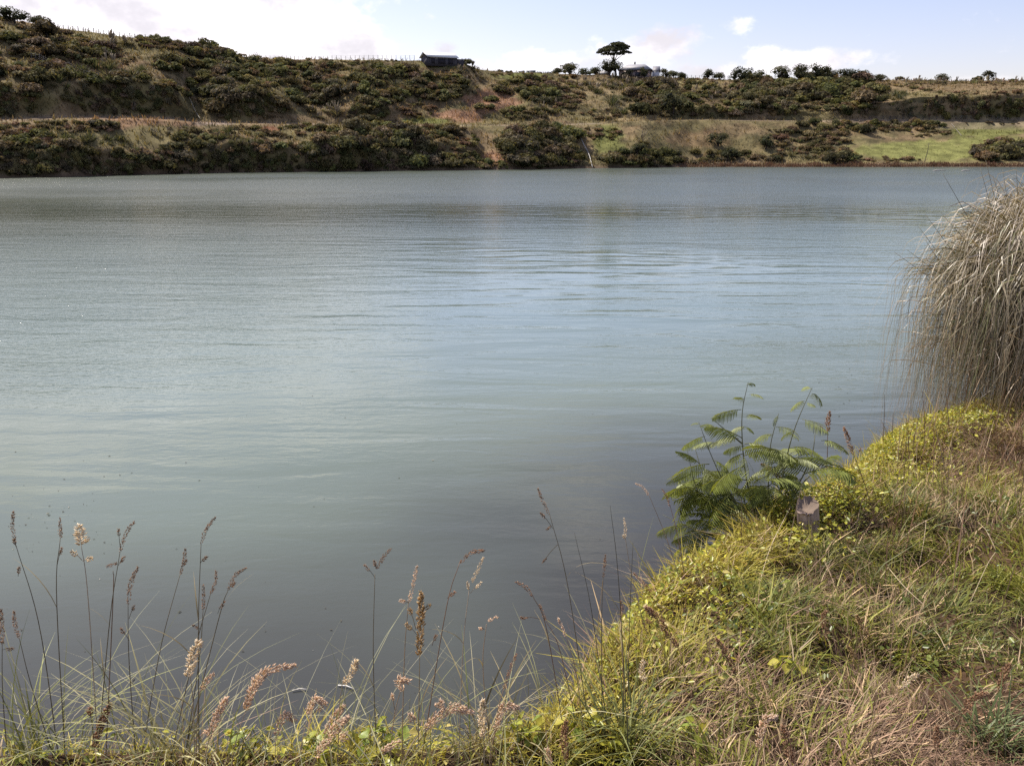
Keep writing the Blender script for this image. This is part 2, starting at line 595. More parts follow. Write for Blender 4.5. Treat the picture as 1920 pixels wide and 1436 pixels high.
# ------------------------------------------------------------------ near bank
EDGE_PX = [(-260, 1420, 2.36), (0, 1418, 2.34), (250, 1412, 2.33), (500, 1418, 2.33), (750, 1410, 2.32), (960, 1400, 2.30), (1060, 1345, 2.28), (1130, 1275, 2.26),
           (1190, 1200, 2.24), (1235, 1140, 2.22), (1290, 1075, 2.20), (1360, 1035, 2.16), (1440, 995, 2.14), (1490, 945, 2.16), (1560, 918, 2.16), (1625, 890, 2.12),
           (1665, 840, 2.10), (1710, 808, 2.10), (1800, 778, 2.12), (1920, 735, 2.15)]
EP = np.array([px_on_z(np.float64(a), np.float64(b), c) for a, b, c in EDGE_PX])
left_ext = np.array([[-60, 6.0, 2.4], [-20, 3.2, 2.4], [-6, 2.1, 2.4]])
right_ext = np.array([[5.0, 5.9, 2.2], [8.0, 7.5, 2.2], [14, 11, 2.3], [60, 30, 2.5]])
EDGE = np.concatenate([left_ext, EP, right_ext])
POLY = np.concatenate([EDGE[:, :2], [[400, 30], [400, -400], [-400, -400], [-400, 6]]])


def in_poly(x, y):
    ins = np.zeros(np.shape(x), bool)
    n = len(POLY)
    for a in range(n):
        x0, y0 = POLY[a]; x1, y1 = POLY[(a + 1) % n]
        if y0 == y1: continue
        c = ((y0 > y) != (y1 > y)) & (x < (x1 - x0) * (y - y0) / (y1 - y0) + x0)
        ins ^= c
    return ins


def edge_d(x, y):
    """signed distance to the bank edge (positive on land) and the edge height there"""
    best = np.full(np.shape(x), 1e9); ze = np.zeros(np.shape(x))
    E = np.concatenate([[[-400, 6, 2.4]], EDGE, [[400, 30, 2.5]]])
    for a in range(len(E) - 1):
        p, q = E[a], E[a + 1]
        d = q[:2] - p[:2]
        t = np.clip(((x - p[0]) * d[0] + (y - p[1]) * d[1]) / (d @ d), 0, 1)
        dist = np.hypot(x - p[0] - t * d[0], y - p[1] - t * d[1])
        m = dist < best
        best = np.where(m, dist, best); ze = np.where(m, p[2] + t * (q[2] - p[2]), ze)
    return np.where(in_poly(x, y), best, -best), ze


def bank_z(x, y):
    x = np.asarray(x, float); y = np.asarray(y, float)
    d, ze = edge_d(x, y)
    b = 0.05 * fbm(x * 1.3, y * 1.3, 3) + 0.02 * fbm(x * 6, y * 6, 2)
    ins = np.clip(d, 0, None)
    top = ze + 0.06 * (1 - np.exp(-ins * 1.3)) + b * sstep(d, -0.1, 0.4) + 0.02 * np.clip(ins - 1.5, 0, 5)
    # hollow in the grass right of centre
    hx, hy = 1.28, 2.45
    top = top - 0.12 * np.exp(-(((x - hx) / 0.22) ** 2 + ((y - hy) / 0.16) ** 2))
    out = np.clip(-d, 0, None)
    drop_ = np.where(out < 0.12, out * 0.8, 0.096 + (out - 0.12) * 2.6)
    return np.maximum(top - drop_ + 0.10 * fbm(x * 2.4, y * 2.4, 3) * sstep(out, 0.05, 0.4), -1.2)


def axis(parts):
    return np.unique(np.concatenate([np.arange(a, b, s) for a, b, s in parts]).round(4))


gx = axis([(-400, -60, 40), (-60, -8, 4), (-8, -3, .5), (-3, 6.5, .05), (6.5, 12, .4), (12, 60, 4), (60, 401, 40)])
gy = axis([(-400, -40, 40), (-40, -4, 4), (-4, 0.6, .4), (0.6, 9, .05), (9, 14, .4), (14, 44, 3)])
GX, GY = np.meshgrid(gx, gy, indexing='ij')
GZ = bank_z(GX, GY)
BV = np.stack([GX, GY, GZ], -1).reshape(-1, 3)
n_ = len(gy)
i = np.arange(len(gx) - 1)[:, None] * n_; j = np.arange(n_ - 1)[None]
BQ = np.stack([i + j, i + n_ + j, i + n_ + j + 1, i + j + 1], -1).reshape(-1, 4)
keep = (BV[BQ][:, :, 2].max(1) > -1.19)
BQ = BQ[keep]
bc = np.array([0.046, 0.030, 0.019]) + np.array([0.035, 0.02, 0.012]) * sstep(fbm(BV[:, 0] * 3, BV[:, 1] * 3, 3), -.6, .8)[:, None]
used = np.unique(BQ); remap = np.full(len(BV), -1); remap[used] = np.arange(len(used))
bank_me = mesh_np('river_bank', BV[used], remap[BQ], None, bc[used], smooth=True)
tag(link('river_bank', bank_me, M_SOIL), 'near river bank of brown earth under the grass', kind='structure')

# ------------------------------------------------------------------ river
m, t, out = new_mat('murky_river_water')
geo = t.node('ShaderNodeNewGeometry').outputs['Position']
ca = t.node('ShaderNodeAttribute', attribute_name='col').outputs['Color']
flow = t.noise(t.mapping(geo, scale=(0.05, 0.12, 1)), 1.0, 4, 0.55, 0.4)
bcol = t.mix(1.0, ca, t.mix(t.ramp(flow, 0.3, 0.7), (0.90, 0.92, 0.93), (1.08, 1.06, 1.05)), 'MULTIPLY')
# ripples: swells lying across the view, wind ripple, fine chop; strength varies in patches as the wind touches down
patch = t.noise(t.mapping(geo, scale=(0.020, 0.045, 1), rot=(0, 0, R(-8)), loc=(3.1, 0.4, 0)), 1.0, 4, 0.55, 0.6)
sepw = t.node('ShaderNodeSeparateXYZ'); t.l.new(geo, sepw.inputs[0])
xw, ydist = sepw.outputs[0], sepw.outputs[1]
ruffle = t.math('MULTIPLY', t.ramp(xw, -14.0, 1.5, 1.0, 0.0), t.math('MULTIPLY', t.ramp(ydist, 10.0, 15.0), t.ramp(ydist, 26.0, 50.0, 1.0, 0.35)))
far_w = t.ramp(ydist, 45.0, 75.0)
wind = t.math('MAXIMUM', t.math('MAXIMUM', t.ramp(patch, 0.46, 0.66), t.math('MULTIPLY', ruffle, t.ramp(patch, 0.25, 0.5, 0.5, 1.0))), t.math('MULTIPLY', far_w, t.ramp(patch, 0.36, 0.52, 0.35, 1.0)))
calm_near = t.ramp(ydist, 6.0, 14.0, 0.22, 1.0)
swell = t.noise(t.mapping(geo, scale=(0.22, 0.95, 1), rot=(0, 0, R(5))), 1.0, 2, 0.45, 0.8)
mid = t.noise(t.mapping(geo, scale=(1.1, 3.0, 1), rot=(0, 0, R(-7))), 1.0, 3, 0.5, 0.5)
fine = t.noise(t.mapping(geo, scale=(5.0, 11.0, 1), rot=(0, 0, R(12))), 1.0, 3, 0.55, 0.3)
h = t.math('MULTIPLY', swell, 0.052)
h = t.math('ADD', h, t.math('MULTIPLY', t.math('MULTIPLY', mid, t.math('ADD', t.math('MULTIPLY', wind, 0.8), 0.25)), 0.028))
h = t.math('ADD', h, t.math('MULTIPLY', t.math('MULTIPLY', fine, t.math('ADD', t.math('ADD', wind, ruffle), 0.10)), 0.013))
h = t.math('MULTIPLY', h, calm_near)
h = t.math('MULTIPLY', h, t.ramp(ydist, 45.0, 100.0, 1.0, 2.1))
bmp = t.node('ShaderNodeBump')
bmp.inputs['Strength'].default_value = 1.0
bmp.inputs['Distance'].default_value = 1.0
t.l.new(h, bmp.inputs['Height'])
p = t.node('ShaderNodeBsdfPrincipled')
t.put(p.inputs['Base Color'], bcol)
t.put(p.inputs['Roughness'], t.math('ADD', t.math('ADD', t.math('MULTIPLY', wind, 0.10), t.math('MULTIPLY', far_w, 0.14)), 0.04))
p.inputs['IOR'].default_value = 1.333
t.l.new(bmp.outputs[0], p.inputs['Normal'])
t.l.new(p.outputs[0], out.inputs[0])
M_WATER = m
wx = axis([(-700, -60, 40), (-60, -12, 4), (-12, 12, .5), (12, 60, 4), (60, 701, 40)])
wy = axis([(-20, 1, 3), (1, 14, .5), (14, 60, 3), (60, 240, 20), (240, 701, 60)])
WX, WY = np.meshgrid(wx, wy, indexing='ij')
wd, _ = edge_d(WX, WY)
wd = -wd
# suspended silt: grey mud stirred up along the bank, green-grey further out, milky turquoise in the channel
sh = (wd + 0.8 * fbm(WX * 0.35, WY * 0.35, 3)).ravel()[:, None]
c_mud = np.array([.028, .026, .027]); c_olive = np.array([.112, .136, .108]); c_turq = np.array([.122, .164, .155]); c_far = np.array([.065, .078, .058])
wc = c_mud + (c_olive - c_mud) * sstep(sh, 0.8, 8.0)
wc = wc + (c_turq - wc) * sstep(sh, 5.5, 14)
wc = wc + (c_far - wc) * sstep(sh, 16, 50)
WV = np.stack([WX, WY, 0 * WX], -1).reshape(-1, 3)
n_ = len(wy)
i = np.arange(len(wx) - 1)[:, None] * n_; j = np.arange(n_ - 1)[None]
WQ = np.stack([i + j, i + n_ + j, i + n_ + j + 1, i + j + 1], -1).reshape(-1, 4)
tag(link('river', mesh_np('river', WV, WQ, None, wc, smooth=True), M_WATER), 'calm murky green river with wind ripples', kind='structure')

# ------------------------------------------------------------------ buildings on the ridge
def rotz(V, a):
    c, s_ = math.cos(a), math.sin(a)
    V = np.asarray(V, float)
    return np.stack([V[:, 0] * c - V[:, 1] * s_, V[:, 0] * s_ + V[:, 1] * c, V[:, 2]], -1)


def prism(mb, prof, x0, x1, c):
    """profile of (y,z) points drawn along x"""
    n = len(prof)
    V = [[x0, a, b] for a, b in prof] + [[x1, a, b] for a, b in prof]
    Q = [[k, (k + 1) % n, n + (k + 1) % n, n + k] for k in range(n)]
    T = [[0, k + 1, k] for k in range(1, n - 1)] + [[n, n + k, n + k + 1] for k in range(1, n - 1)]
    mb.add(V, Q, T, c)


P = skyline(826, 204)
shed = empty('farm_shed', (P[0], P[1], P[2] - 0.35), 'long grey timber shed with pale metal roof on the ridge', 'shed')
shed.rotation_euler.z = R(30); shed.scale = (.88, .88, .74)
GREYW = (0.070, 0.066, 0.078)
mb = MB(); mb.box((-4.6, -2.2, -0.6), (4.0, 2.2, 2.15), GREYW); mb.build('wall', M_WOOD, shed)
mb = MB(); prism(mb, [(-2.2, 2.153), (2.2, 2.153), (0, 3.5)], -4.597, -4.45, (0.085, 0.068, 0.062)); mb.build('gable', M_WOOD, shed); mb = MB(); prism(mb, [(-2.2, 2.153), (2.2, 2.153), (0, 3.5)], 3.8, 3.97, GREYW); mb.build('gable', M_WOOD, shed)
mb = MB()
prism(mb, [(-2.65, 1.98), (0.0, 3.62), (0.0, 3.72), (-2.72, 2.06)], -5.0, 4.3, (0.62, 0.62, 0.62))
prism(mb, [(2.65, 1.98), (2.72, 2.06), (0.0, 3.718), (0.0, 3.622)], -4.998, 4.298, (0.60, 0.60, 0.60))
mb.build('roof', M_ROOF, shed)
mb = MB(); mb.box((4.003, -1.7, -0.6), (6.2, 1.6, 1.75), (0.055, 0.052, 0.062)); mb.build('lean_to', M_WOOD, shed)
mb = MB(); mb.box((4.0, -1.85, 1.755), (6.4, 1.8, 1.86), (0.16, 0.16, 0.18)); mb.build('lean_to_roof', M_ROOF, shed)
for x0, w in ((-3.6, 1.0), (-1.7, 2.2), (1.3, 1.4)):
    mb = MB(); mb.box((x0, -2.26, 0.1), (x0 + w, -2.203, 1.75), (0.035, 0.033, 0.042)); mb.build('door' if w > 2 else 'window', M_WOOD, shed)
for k in range(9):
    mb = MB(); mb.box((-4.45 + k * 0.98, -2.245, -0.4), (-4.33 + k * 0.98, -2.204, 2.1), (0.115, 0.105, 0.11)); mb.build('post', M_WOOD, shed)

P = skyline(1196, 240)
house = empty('ridge_house', (P[0], P[1], P[2] - 0.3), 'pink walled house with grey two tier roof behind the ridge pine', 'house')
house.rotation_euler.z = R(-14)
PINK = (0.30, 0.225, 0.20)
mb = MB(); mb.box((-4.8, -3, -0.6), (3.6, 3, 1.7), PINK); mb.build('wall', M_PAINT, house)
mb = MB(); mb.box((-5.1, -3.4, 1.703), (4.0, 3.4, 1.95), (0.085, 0.07, 0.075)); mb.build('eave', M_PAINT, house)
mb = MB()
V = [[-5.3, -3.6, 1.953], [4.1, -3.6, 1.953], [4.1, 3.6, 1.953], [-5.3, 3.6, 1.953], [-2.8, 0, 3.6], [1.8, 0, 3.6]]
mb.add(V, [[0, 3, 2, 1], [0, 1, 5, 4], [2, 3, 4, 5]], [[1, 2, 5], [3, 0, 4]], (0.25, 0.245, 0.265)); mb.build('roof', M_ROOF, house)
mb = MB(); mb.box((-1.2, .3, 3.0), (-.8, .7, 4.3), (0.10, 0.09, 0.09)); mb.build('chimney', M_PAINT, house)
for x0, w, h0, h1 in ((-4.2, .9, .3, 1.2), (-2.4, 1.1, .3, 1.2), (-.4, 1.3, .2, 1.3), (1.7, 1.1, .2, 1.3)):
    mb = MB(); mb.box((x0, -3.06, h0), (x0 + w, -3.003, h1), (0.05, 0.05, 0.065)); wn = mb.build('window', M_ROOF, house)
    mb = MB(); mb.box((x0 - .08, -3.09, h0 - .1), (x0 + w + .08, -3.002, h0 - .004), (0.45, .42, .40)); mb.build('sill', M_PAINT, wn)
mb = MB(); prism(mb, [(-2.6, -0.6), (1.6, -0.6), (1.6, 1.6), (-.5, 2.7), (-2.6, 1.6)], 4.13, 5.8, (0.50, 0.50, 0.54)); mb.build('gabled_wing', M_PAINT, house)
mb = MB(); prism(mb, [(-2.85, 1.52), (-.5, 2.78), (1.85, 1.52), (1.85, 1.66), (-.5, 2.92), (-2.85, 1.66)], 4.12, 6.0, (0.16, 0.15, 0.165)); mb.build('wing_roof', M_ROOF, house)

P = skyline(1128, 236)
sh2 = empty('low_outbuilding', (P[0], P[1], P[2] - 0.2), 'low outbuilding with white sloping roof beside the ridge pine', 'shed')
mb = MB(); mb.box((-1.6, -1, -.5), (1.9, 1, .8), (0.12, 0.10, 0.09)); mb.build('wall', M_WOOD, sh2)
mb = MB(); prism(mb, [(-1.3, .7), (0, 1.45), (1.3, .7), (1.3, .82), (0, 1.58), (-1.3, .82)], -1.9, 2.2, (0.60, 0.58, 0.58)); mb.build('roof', M_ROOF, sh2)
sh2.rotation_euler.z = R(-30)

for k, (px, w, h, r) in enumerate([(978, 10, 1.0, 232), (996, 14, 1.1, 234), (1009, 10, .9, 236), (1026, 13, .85, 236)]):
    P = skyline(px, r)
    wm = w * r / FPX
    t_ = empty('storage_hut', (P[0], P[1], P[2] - 0.2),
               ['leftmost small grey hut on the ridge paddock', 'widest grey hut on the ridge, second from the left', 'small grey hut, third from the left on the ridge', 'low grey hut nearest the rounded ridge shrubs'][k], 'hut', 'grey huts on the ridge paddock')
    mb = MB(); mb.box((-wm / 2, -.9, -.4), (wm / 2, .9, h + .3), (0.13, 0.135, 0.155)); mb.build('wall', M_PAINT, t_)
    mb = MB(); prism(mb, [(-1.1, h + .303), (1.1, h + .303), (1.1, h + .38), (0, h + .62), (-1.1, h + .38)], -wm / 2 - .1, wm / 2 + .1, (0.22, 0.225, 0.25)); mb.build('roof', M_ROOF, t_)
    mb = MB(); mb.box((-.35, -.93, -.3), (.35, -.902, h * .9), (0.06, .06, .07)); mb.build('door', M_WOOD, t_)

# ------------------------------------------------------------------ fences
def fence(name, pts, n, hgt, label, wires=3, lean=0.0, rad=0.07, raw=False):
    """pts: list of (pixel x, distance); posts and wires standing on the ground"""
    us = np.linspace(0, len(pts) - 1, n)
    pxs = np.interp(us, range(len(pts)), [p_[0] for p_ in pts]); rs = np.interp(us, range(len(pts)), [p_[1] for p_ in pts])
    base = np.array([skyline(a, b, raw) for a, b in zip(pxs, rs)])
    o = empty(name, base[0], label, 'fence')
    for k, b in enumerate(base):
        hh = hgt * (1 + 0.12 * (random.random() - .5))
        mb = MB()
        l = np.array([random.gauss(0, .04), random.gauss(0, .03), 0])
        mb.tube([b - base[0] + [0, 0, -.3], b - base[0] + l + [0, 0, hh]], [rad, rad * .9], 5, (0.085, 0.075, 0.07))
        mb.build('post', M_WOOD, o)
    for w in range(wires):
        mb = MB(); mb.tube(base - base[0] + [0, 0, hgt * (0.35 + 0.28 * w)], 0.012, 4, (0.2, 0.2, 0.2)); mb.build('wire', M_ROOF, o)
    return o


fence('post_and_wire_fence', [(104, 189), (200, 192), (300, 194)], 22, 1.25, 'post and wire fence running down the upper left ridge')
fence('post_and_wire_fence', [(64, 165), (120, 164), (185, 160)], 16, 1.1, 'fence stepping down the slope below the upper left ridge')
fence('post_and_wire_fence', [(478, 202), (620, 203), (778, 204)], 38, 1.15, 'long fence along the middle ridge left of the timber shed', rad=.05)
fence('post_and_wire_fence', [(1238, 242), (1300, 242), (1368, 242)], 18, 1.3, 'fence along the ridge paddock right of the pink house')
fence('post_and_wire_fence', [(905, 226), (970, 230), (1050, 234)], 16, 1.1, 'fence round the green ridge paddock with the grey huts')
def hr(px, py):
    p_ = hit(px, py)[0]
    return math.hypot(p_[0], p_[1])


fence('roadside_fence', [(q, hr(q, 226.5)) for q in (1640, 1720, 1800, 1860, 1925)], 26, 0.9, 'pale roadside fence above the green paddock', rad=.06, raw=True)

# pale leaning poles at the middle fence
P0 = skyline(482, 203)
fb = empty('leaning_rails', P0, 'bundle of bare rails leaning on the middle ridge fence', 'rails')
for k in range(4):
    mb = MB(); mb.tube([[.4 * k, 0, -.1], [.4 * k - 1.0, .1, 1.5 + .15 * k]], .045, 5, (.16, .14, .13)); mb.build('rail', M_WOOD, fb)

# white pipe down the lower bank and added pale tube for the lit spur edge
def pipe(name, pts, rad, colr, label, cat, off=0.35, mat=M_PAINT):
    P = []
    for a, b in pts:
        h_ = hit(a, b)
        if h_ is not None:
            d = pix_dir(a, b); d = d / np.linalg.norm(d)
            P.append(h_[0] - d * off)
    P = np.array(P)
    mb = MB(); mb.tube(spline(P, 14) - P[0], rad, 6, colr)
    o = mb.build(name, mat, None, True, P[0]); tag(o, label, cat)
    return o


pipe('pipe_and_lit_edge', [(1083, 243), (1092, 266), (1104, 289), (1111, 314)], .075, (.42, .40, .37), 'white pipe running down the far bank to the water', 'pipe', 1.4)
pipe('pipe_and_lit_edge', [(348, 168), (358, 190), (366, 208), (376, 224)], .07, (.26, .23, .18), 'pale strip added for the lit spur edge on the shaded upper cliff', 'pipe', 1.0)
pipe('dead_pole', [(1733, 305), (1740, 268)], .09, (.11, .095, .085), 'dark dead pole leaning at the edge of the far paddock', 'pole', .8)
pipe('fence_rail', [(1784, 232), (1803, 255)], .045, (.24, .21, .18), 'pale rail slanting beside the terraced paddock', 'rail', .8)
# ------------------------------------------------------------------ foliage generators
def leaf_quads(C, N, size, jit=0.6, aspect=1.6):
    """one small bent leaf face per centre, roughly facing N"""
    n = len(C)
    D = N + rng.normal(0, jit, (n, 3)); D /= np.linalg.norm(D, axis=1)[:, None] + 1e-9
    ref = rng.normal(0, 1, (n, 3))
    U = np.cross(D, ref); U /= np.linalg.norm(U, axis=1)[:, None] + 1e-9
    W = np.cross(D, U)
    s = (size * (0.6 + 0.8 * rng.random(n)))[:, None]
    V = np.stack([C - U * s * aspect * .55, C + U * s * aspect * .35 - W * s * .6 + D * s * .1, C + U * s * aspect * .35 + W * s * .6], 1).reshape(-1, 3)
    return V, np.arange(n * 3).reshape(n, 3)


def blob_leaves(lobes, n, size, c0, c1, jit=0.6):
    """leaf faces over a cluster of lobes (x,y,z,rx,ry,rz)"""
    L = np.array(lobes)
    area = L[:, 3] * L[:, 5]
    idx = rng.choice(len(L), n, p=area / area.sum())
    d = rng.normal(0, 1, (n, 3)); d /= np.linalg.norm(d, axis=1)[:, None]
    d[:, 2] = np.where(d[:, 2] < -0.35, -d[:, 2], d[:, 2])
    rad = 0.72 + 0.42 * rng.random(n)
    C = L[idx, :3] + d * L[idx, 3:6] * rad[:, None]
    V, Q = leaf_quads(C, d, size, jit)
    f = rng.random(n)
    col = np.asarray(c0) + (np.asarray(c1) - c0) * f[:, None]
    lobe_tint = 0.8 + 0.4 * rng.random(len(L))
    col = col * lobe_tint[idx][:, None]
    return V, Q, np.repeat(col, 3, 0)


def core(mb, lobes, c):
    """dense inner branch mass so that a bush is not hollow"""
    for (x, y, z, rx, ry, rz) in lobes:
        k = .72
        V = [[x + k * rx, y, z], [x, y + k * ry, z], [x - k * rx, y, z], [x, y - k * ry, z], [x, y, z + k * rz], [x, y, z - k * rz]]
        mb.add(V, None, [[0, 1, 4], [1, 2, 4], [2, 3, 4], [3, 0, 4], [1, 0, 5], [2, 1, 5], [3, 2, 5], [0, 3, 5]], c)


def shrub_mesh(name, n=320, lobes=7, flat=0.75, size=.16, c0=(.022, .028, .014), c1=(.060, .070, .030)):
    """unit bush, about two units across and standing on z = 0"""
    L = []
    for k in range(lobes):
        a = random.random() * 6.28; q = .62 * math.sqrt(random.random())
        r_ = random.uniform(.32, .52)
        L.append((q * math.cos(a), q * math.sin(a), flat * (0.30 + .65 * (1 - q) * random.uniform(.5, 1.1)), r_, r_, r_ * flat))
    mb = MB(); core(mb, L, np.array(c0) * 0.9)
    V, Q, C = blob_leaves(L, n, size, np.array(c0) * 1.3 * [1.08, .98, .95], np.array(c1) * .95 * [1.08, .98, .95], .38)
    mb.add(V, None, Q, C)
    # short trunk
    mb.tube([[0, 0, -.25], [0, 0, .4]], [.07, .05], 5, (.05, .04, .03))
    return mb.mesh(name)


def blades(roots, az, L, w, lean, bend, cols, S=3, up=None, tipw=0.08, colt=None):
    """curved tapering blades; all arguments one per blade"""
    n = len(roots)
    t = np.linspace(0, 1, S + 1)
    h = np.stack([np.cos(az), np.sin(az), 0 * az], -1)
    side = np.stack([-np.sin(az), np.cos(az), 0 * az], -1)
    hor = (lean[:, None] * t + bend[:, None] * t ** 2) * L[:, None]
    ver = (t[None] * np.sqrt(np.clip(1 - lean ** 2, .05, 1))[:, None] - 0.55 * bend[:, None] * t[None] ** 2.2) * L[:, None]
    P = roots[:, None] + hor[..., None] * h[:, None] + ver[..., None] * np.array([0, 0, 1.0])
    tw = rng.normal(0, .5, n)
    sd = side * np.cos(tw)[:, None] + h * np.sin(tw)[:, None]
    ww = w[:, None] * np.clip(np.minimum(.55 + 1.6 * t, 1) * (1 - t ** 2) + tipw, 0, 1)[None] * .5
    A_ = P - ww[..., None] * sd[:, None]; B_ = P + ww[..., None] * sd[:, None]
    V = np.stack([A_, B_], 2).reshape(-1, 3)
    m_ = (S + 1) * 2
    base = (np.arange(n) * m_)[:, None]
    k = np.arange(S)[None] * 2
    Q = np.stack([base + k, base + k + 1, base + k + 3, base + k + 2], -1).reshape(-1, 4)
    C = np.repeat(cols, m_, 0)
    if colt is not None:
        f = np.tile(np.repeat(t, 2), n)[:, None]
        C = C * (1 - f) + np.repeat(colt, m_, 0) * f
    return V, Q, C


def flax_mesh(name, n=46, c0=(.04, .05, .022), c1=(.13, .13, .075), spread=.55, wide=.10):
    az_ = rng.random(n) * 6.28
    roots = np.stack([.12 * np.cos(az_), .12 * np.sin(az_), np.zeros(n) - .1], -1)
    f = rng.random((n, 1))
    V, Q, C = blades(roots, az_, .8 + .6 * rng.random(n), np.full(n, wide), spread * rng.random(n), .15 + .55 * rng.random(n) ** 2, np.asarray(c0) + (np.asarray(c1) - c0) * f, 3)
    return mesh_np(name, V, Q, None, C)


def plume_mesh(name):
    """pale toetoe clump: drooping blades with a few feathery plumes"""
    n = 60
    az_ = rng.random(n) * 6.28
    roots = np.stack([.1 * np.cos(az_), .1 * np.sin(az_), np.zeros(n) - .1], -1)
    V, Q, C = blades(roots, az_, .7 + .5 * rng.random(n), np.full(n, .09), .3 * rng.random(n), .35 + .5 * rng.random(n), np.array([.10, .09, .05]) + rng.random((n, 1)) * np.array([.14, .12, .08]), 4)
    mb = MB(); mb.add(V, Q, None, C)
    for k in range(6):
        a = random.random() * 6.28; q = random.uniform(.15, .5); hh = random.uniform(1.0, 1.5)
        P_ = spline([[0, 0, 0], [.4 * q * math.cos(a), .4 * q * math.sin(a), hh * .6], [q * math.cos(a), q * math.sin(a), hh]], 6)
        mb.tube(P_, [.012, .012, .015, .055, .06, .015], 4, (.30, .25, .18))
    return mb.mesh(name)


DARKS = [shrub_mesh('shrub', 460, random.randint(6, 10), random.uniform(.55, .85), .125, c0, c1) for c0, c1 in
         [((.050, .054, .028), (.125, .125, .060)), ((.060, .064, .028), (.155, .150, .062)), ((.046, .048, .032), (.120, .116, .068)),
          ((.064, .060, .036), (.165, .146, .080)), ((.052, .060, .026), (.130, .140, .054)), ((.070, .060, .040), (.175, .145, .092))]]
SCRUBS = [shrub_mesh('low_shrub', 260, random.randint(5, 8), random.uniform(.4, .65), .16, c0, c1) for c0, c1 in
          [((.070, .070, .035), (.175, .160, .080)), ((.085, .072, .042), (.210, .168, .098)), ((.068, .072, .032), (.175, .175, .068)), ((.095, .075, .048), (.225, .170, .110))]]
FLAX = [flax_mesh('flax_clump', 46, spread=.7), flax_mesh('flax_clump', 40, (.05, .055, .03), (.17, .16, .11), .9)]
TOE = [plume_mesh('toetoe_clump') for _ in range(2)]
DARKS_L = [shrub_mesh('scrub_bush', 210, random.randint(5, 8), random.uniform(.55, .85), .175, c0, c1) for c0, c1 in
           [((.050, .054, .028), (.125, .125, .060)), ((.060, .064, .028), (.155, .150, .062)), ((.064, .060, .036), (.165, .146, .080)), ((.052, .060, .026), (.130, .140, .054)), ((.070, .060, .040), (.175, .145, .092))]]
SCRUBS_L = [shrub_mesh('scrub_bush', 170, random.randint(4, 6), random.uniform(.4, .65), .20, c0, c1) for c0, c1 in
            [((.070, .070, .035), (.175, .160, .080)), ((.085, .072, .042), (.210, .168, .098)), ((.068, .072, .032), (.175, .175, .068)), ((.095, .075, .048), (.225, .170, .110))]]
KIND = {'dark': DARKS, 'scrub': SCRUBS, 'flax': FLAX, 'toe': TOE}
for me_ in DARKS + SCRUBS: me_.materials.append(M_SHRUB)
for me_ in FLAX + TOE: me_.materials.append(M_TUFT)

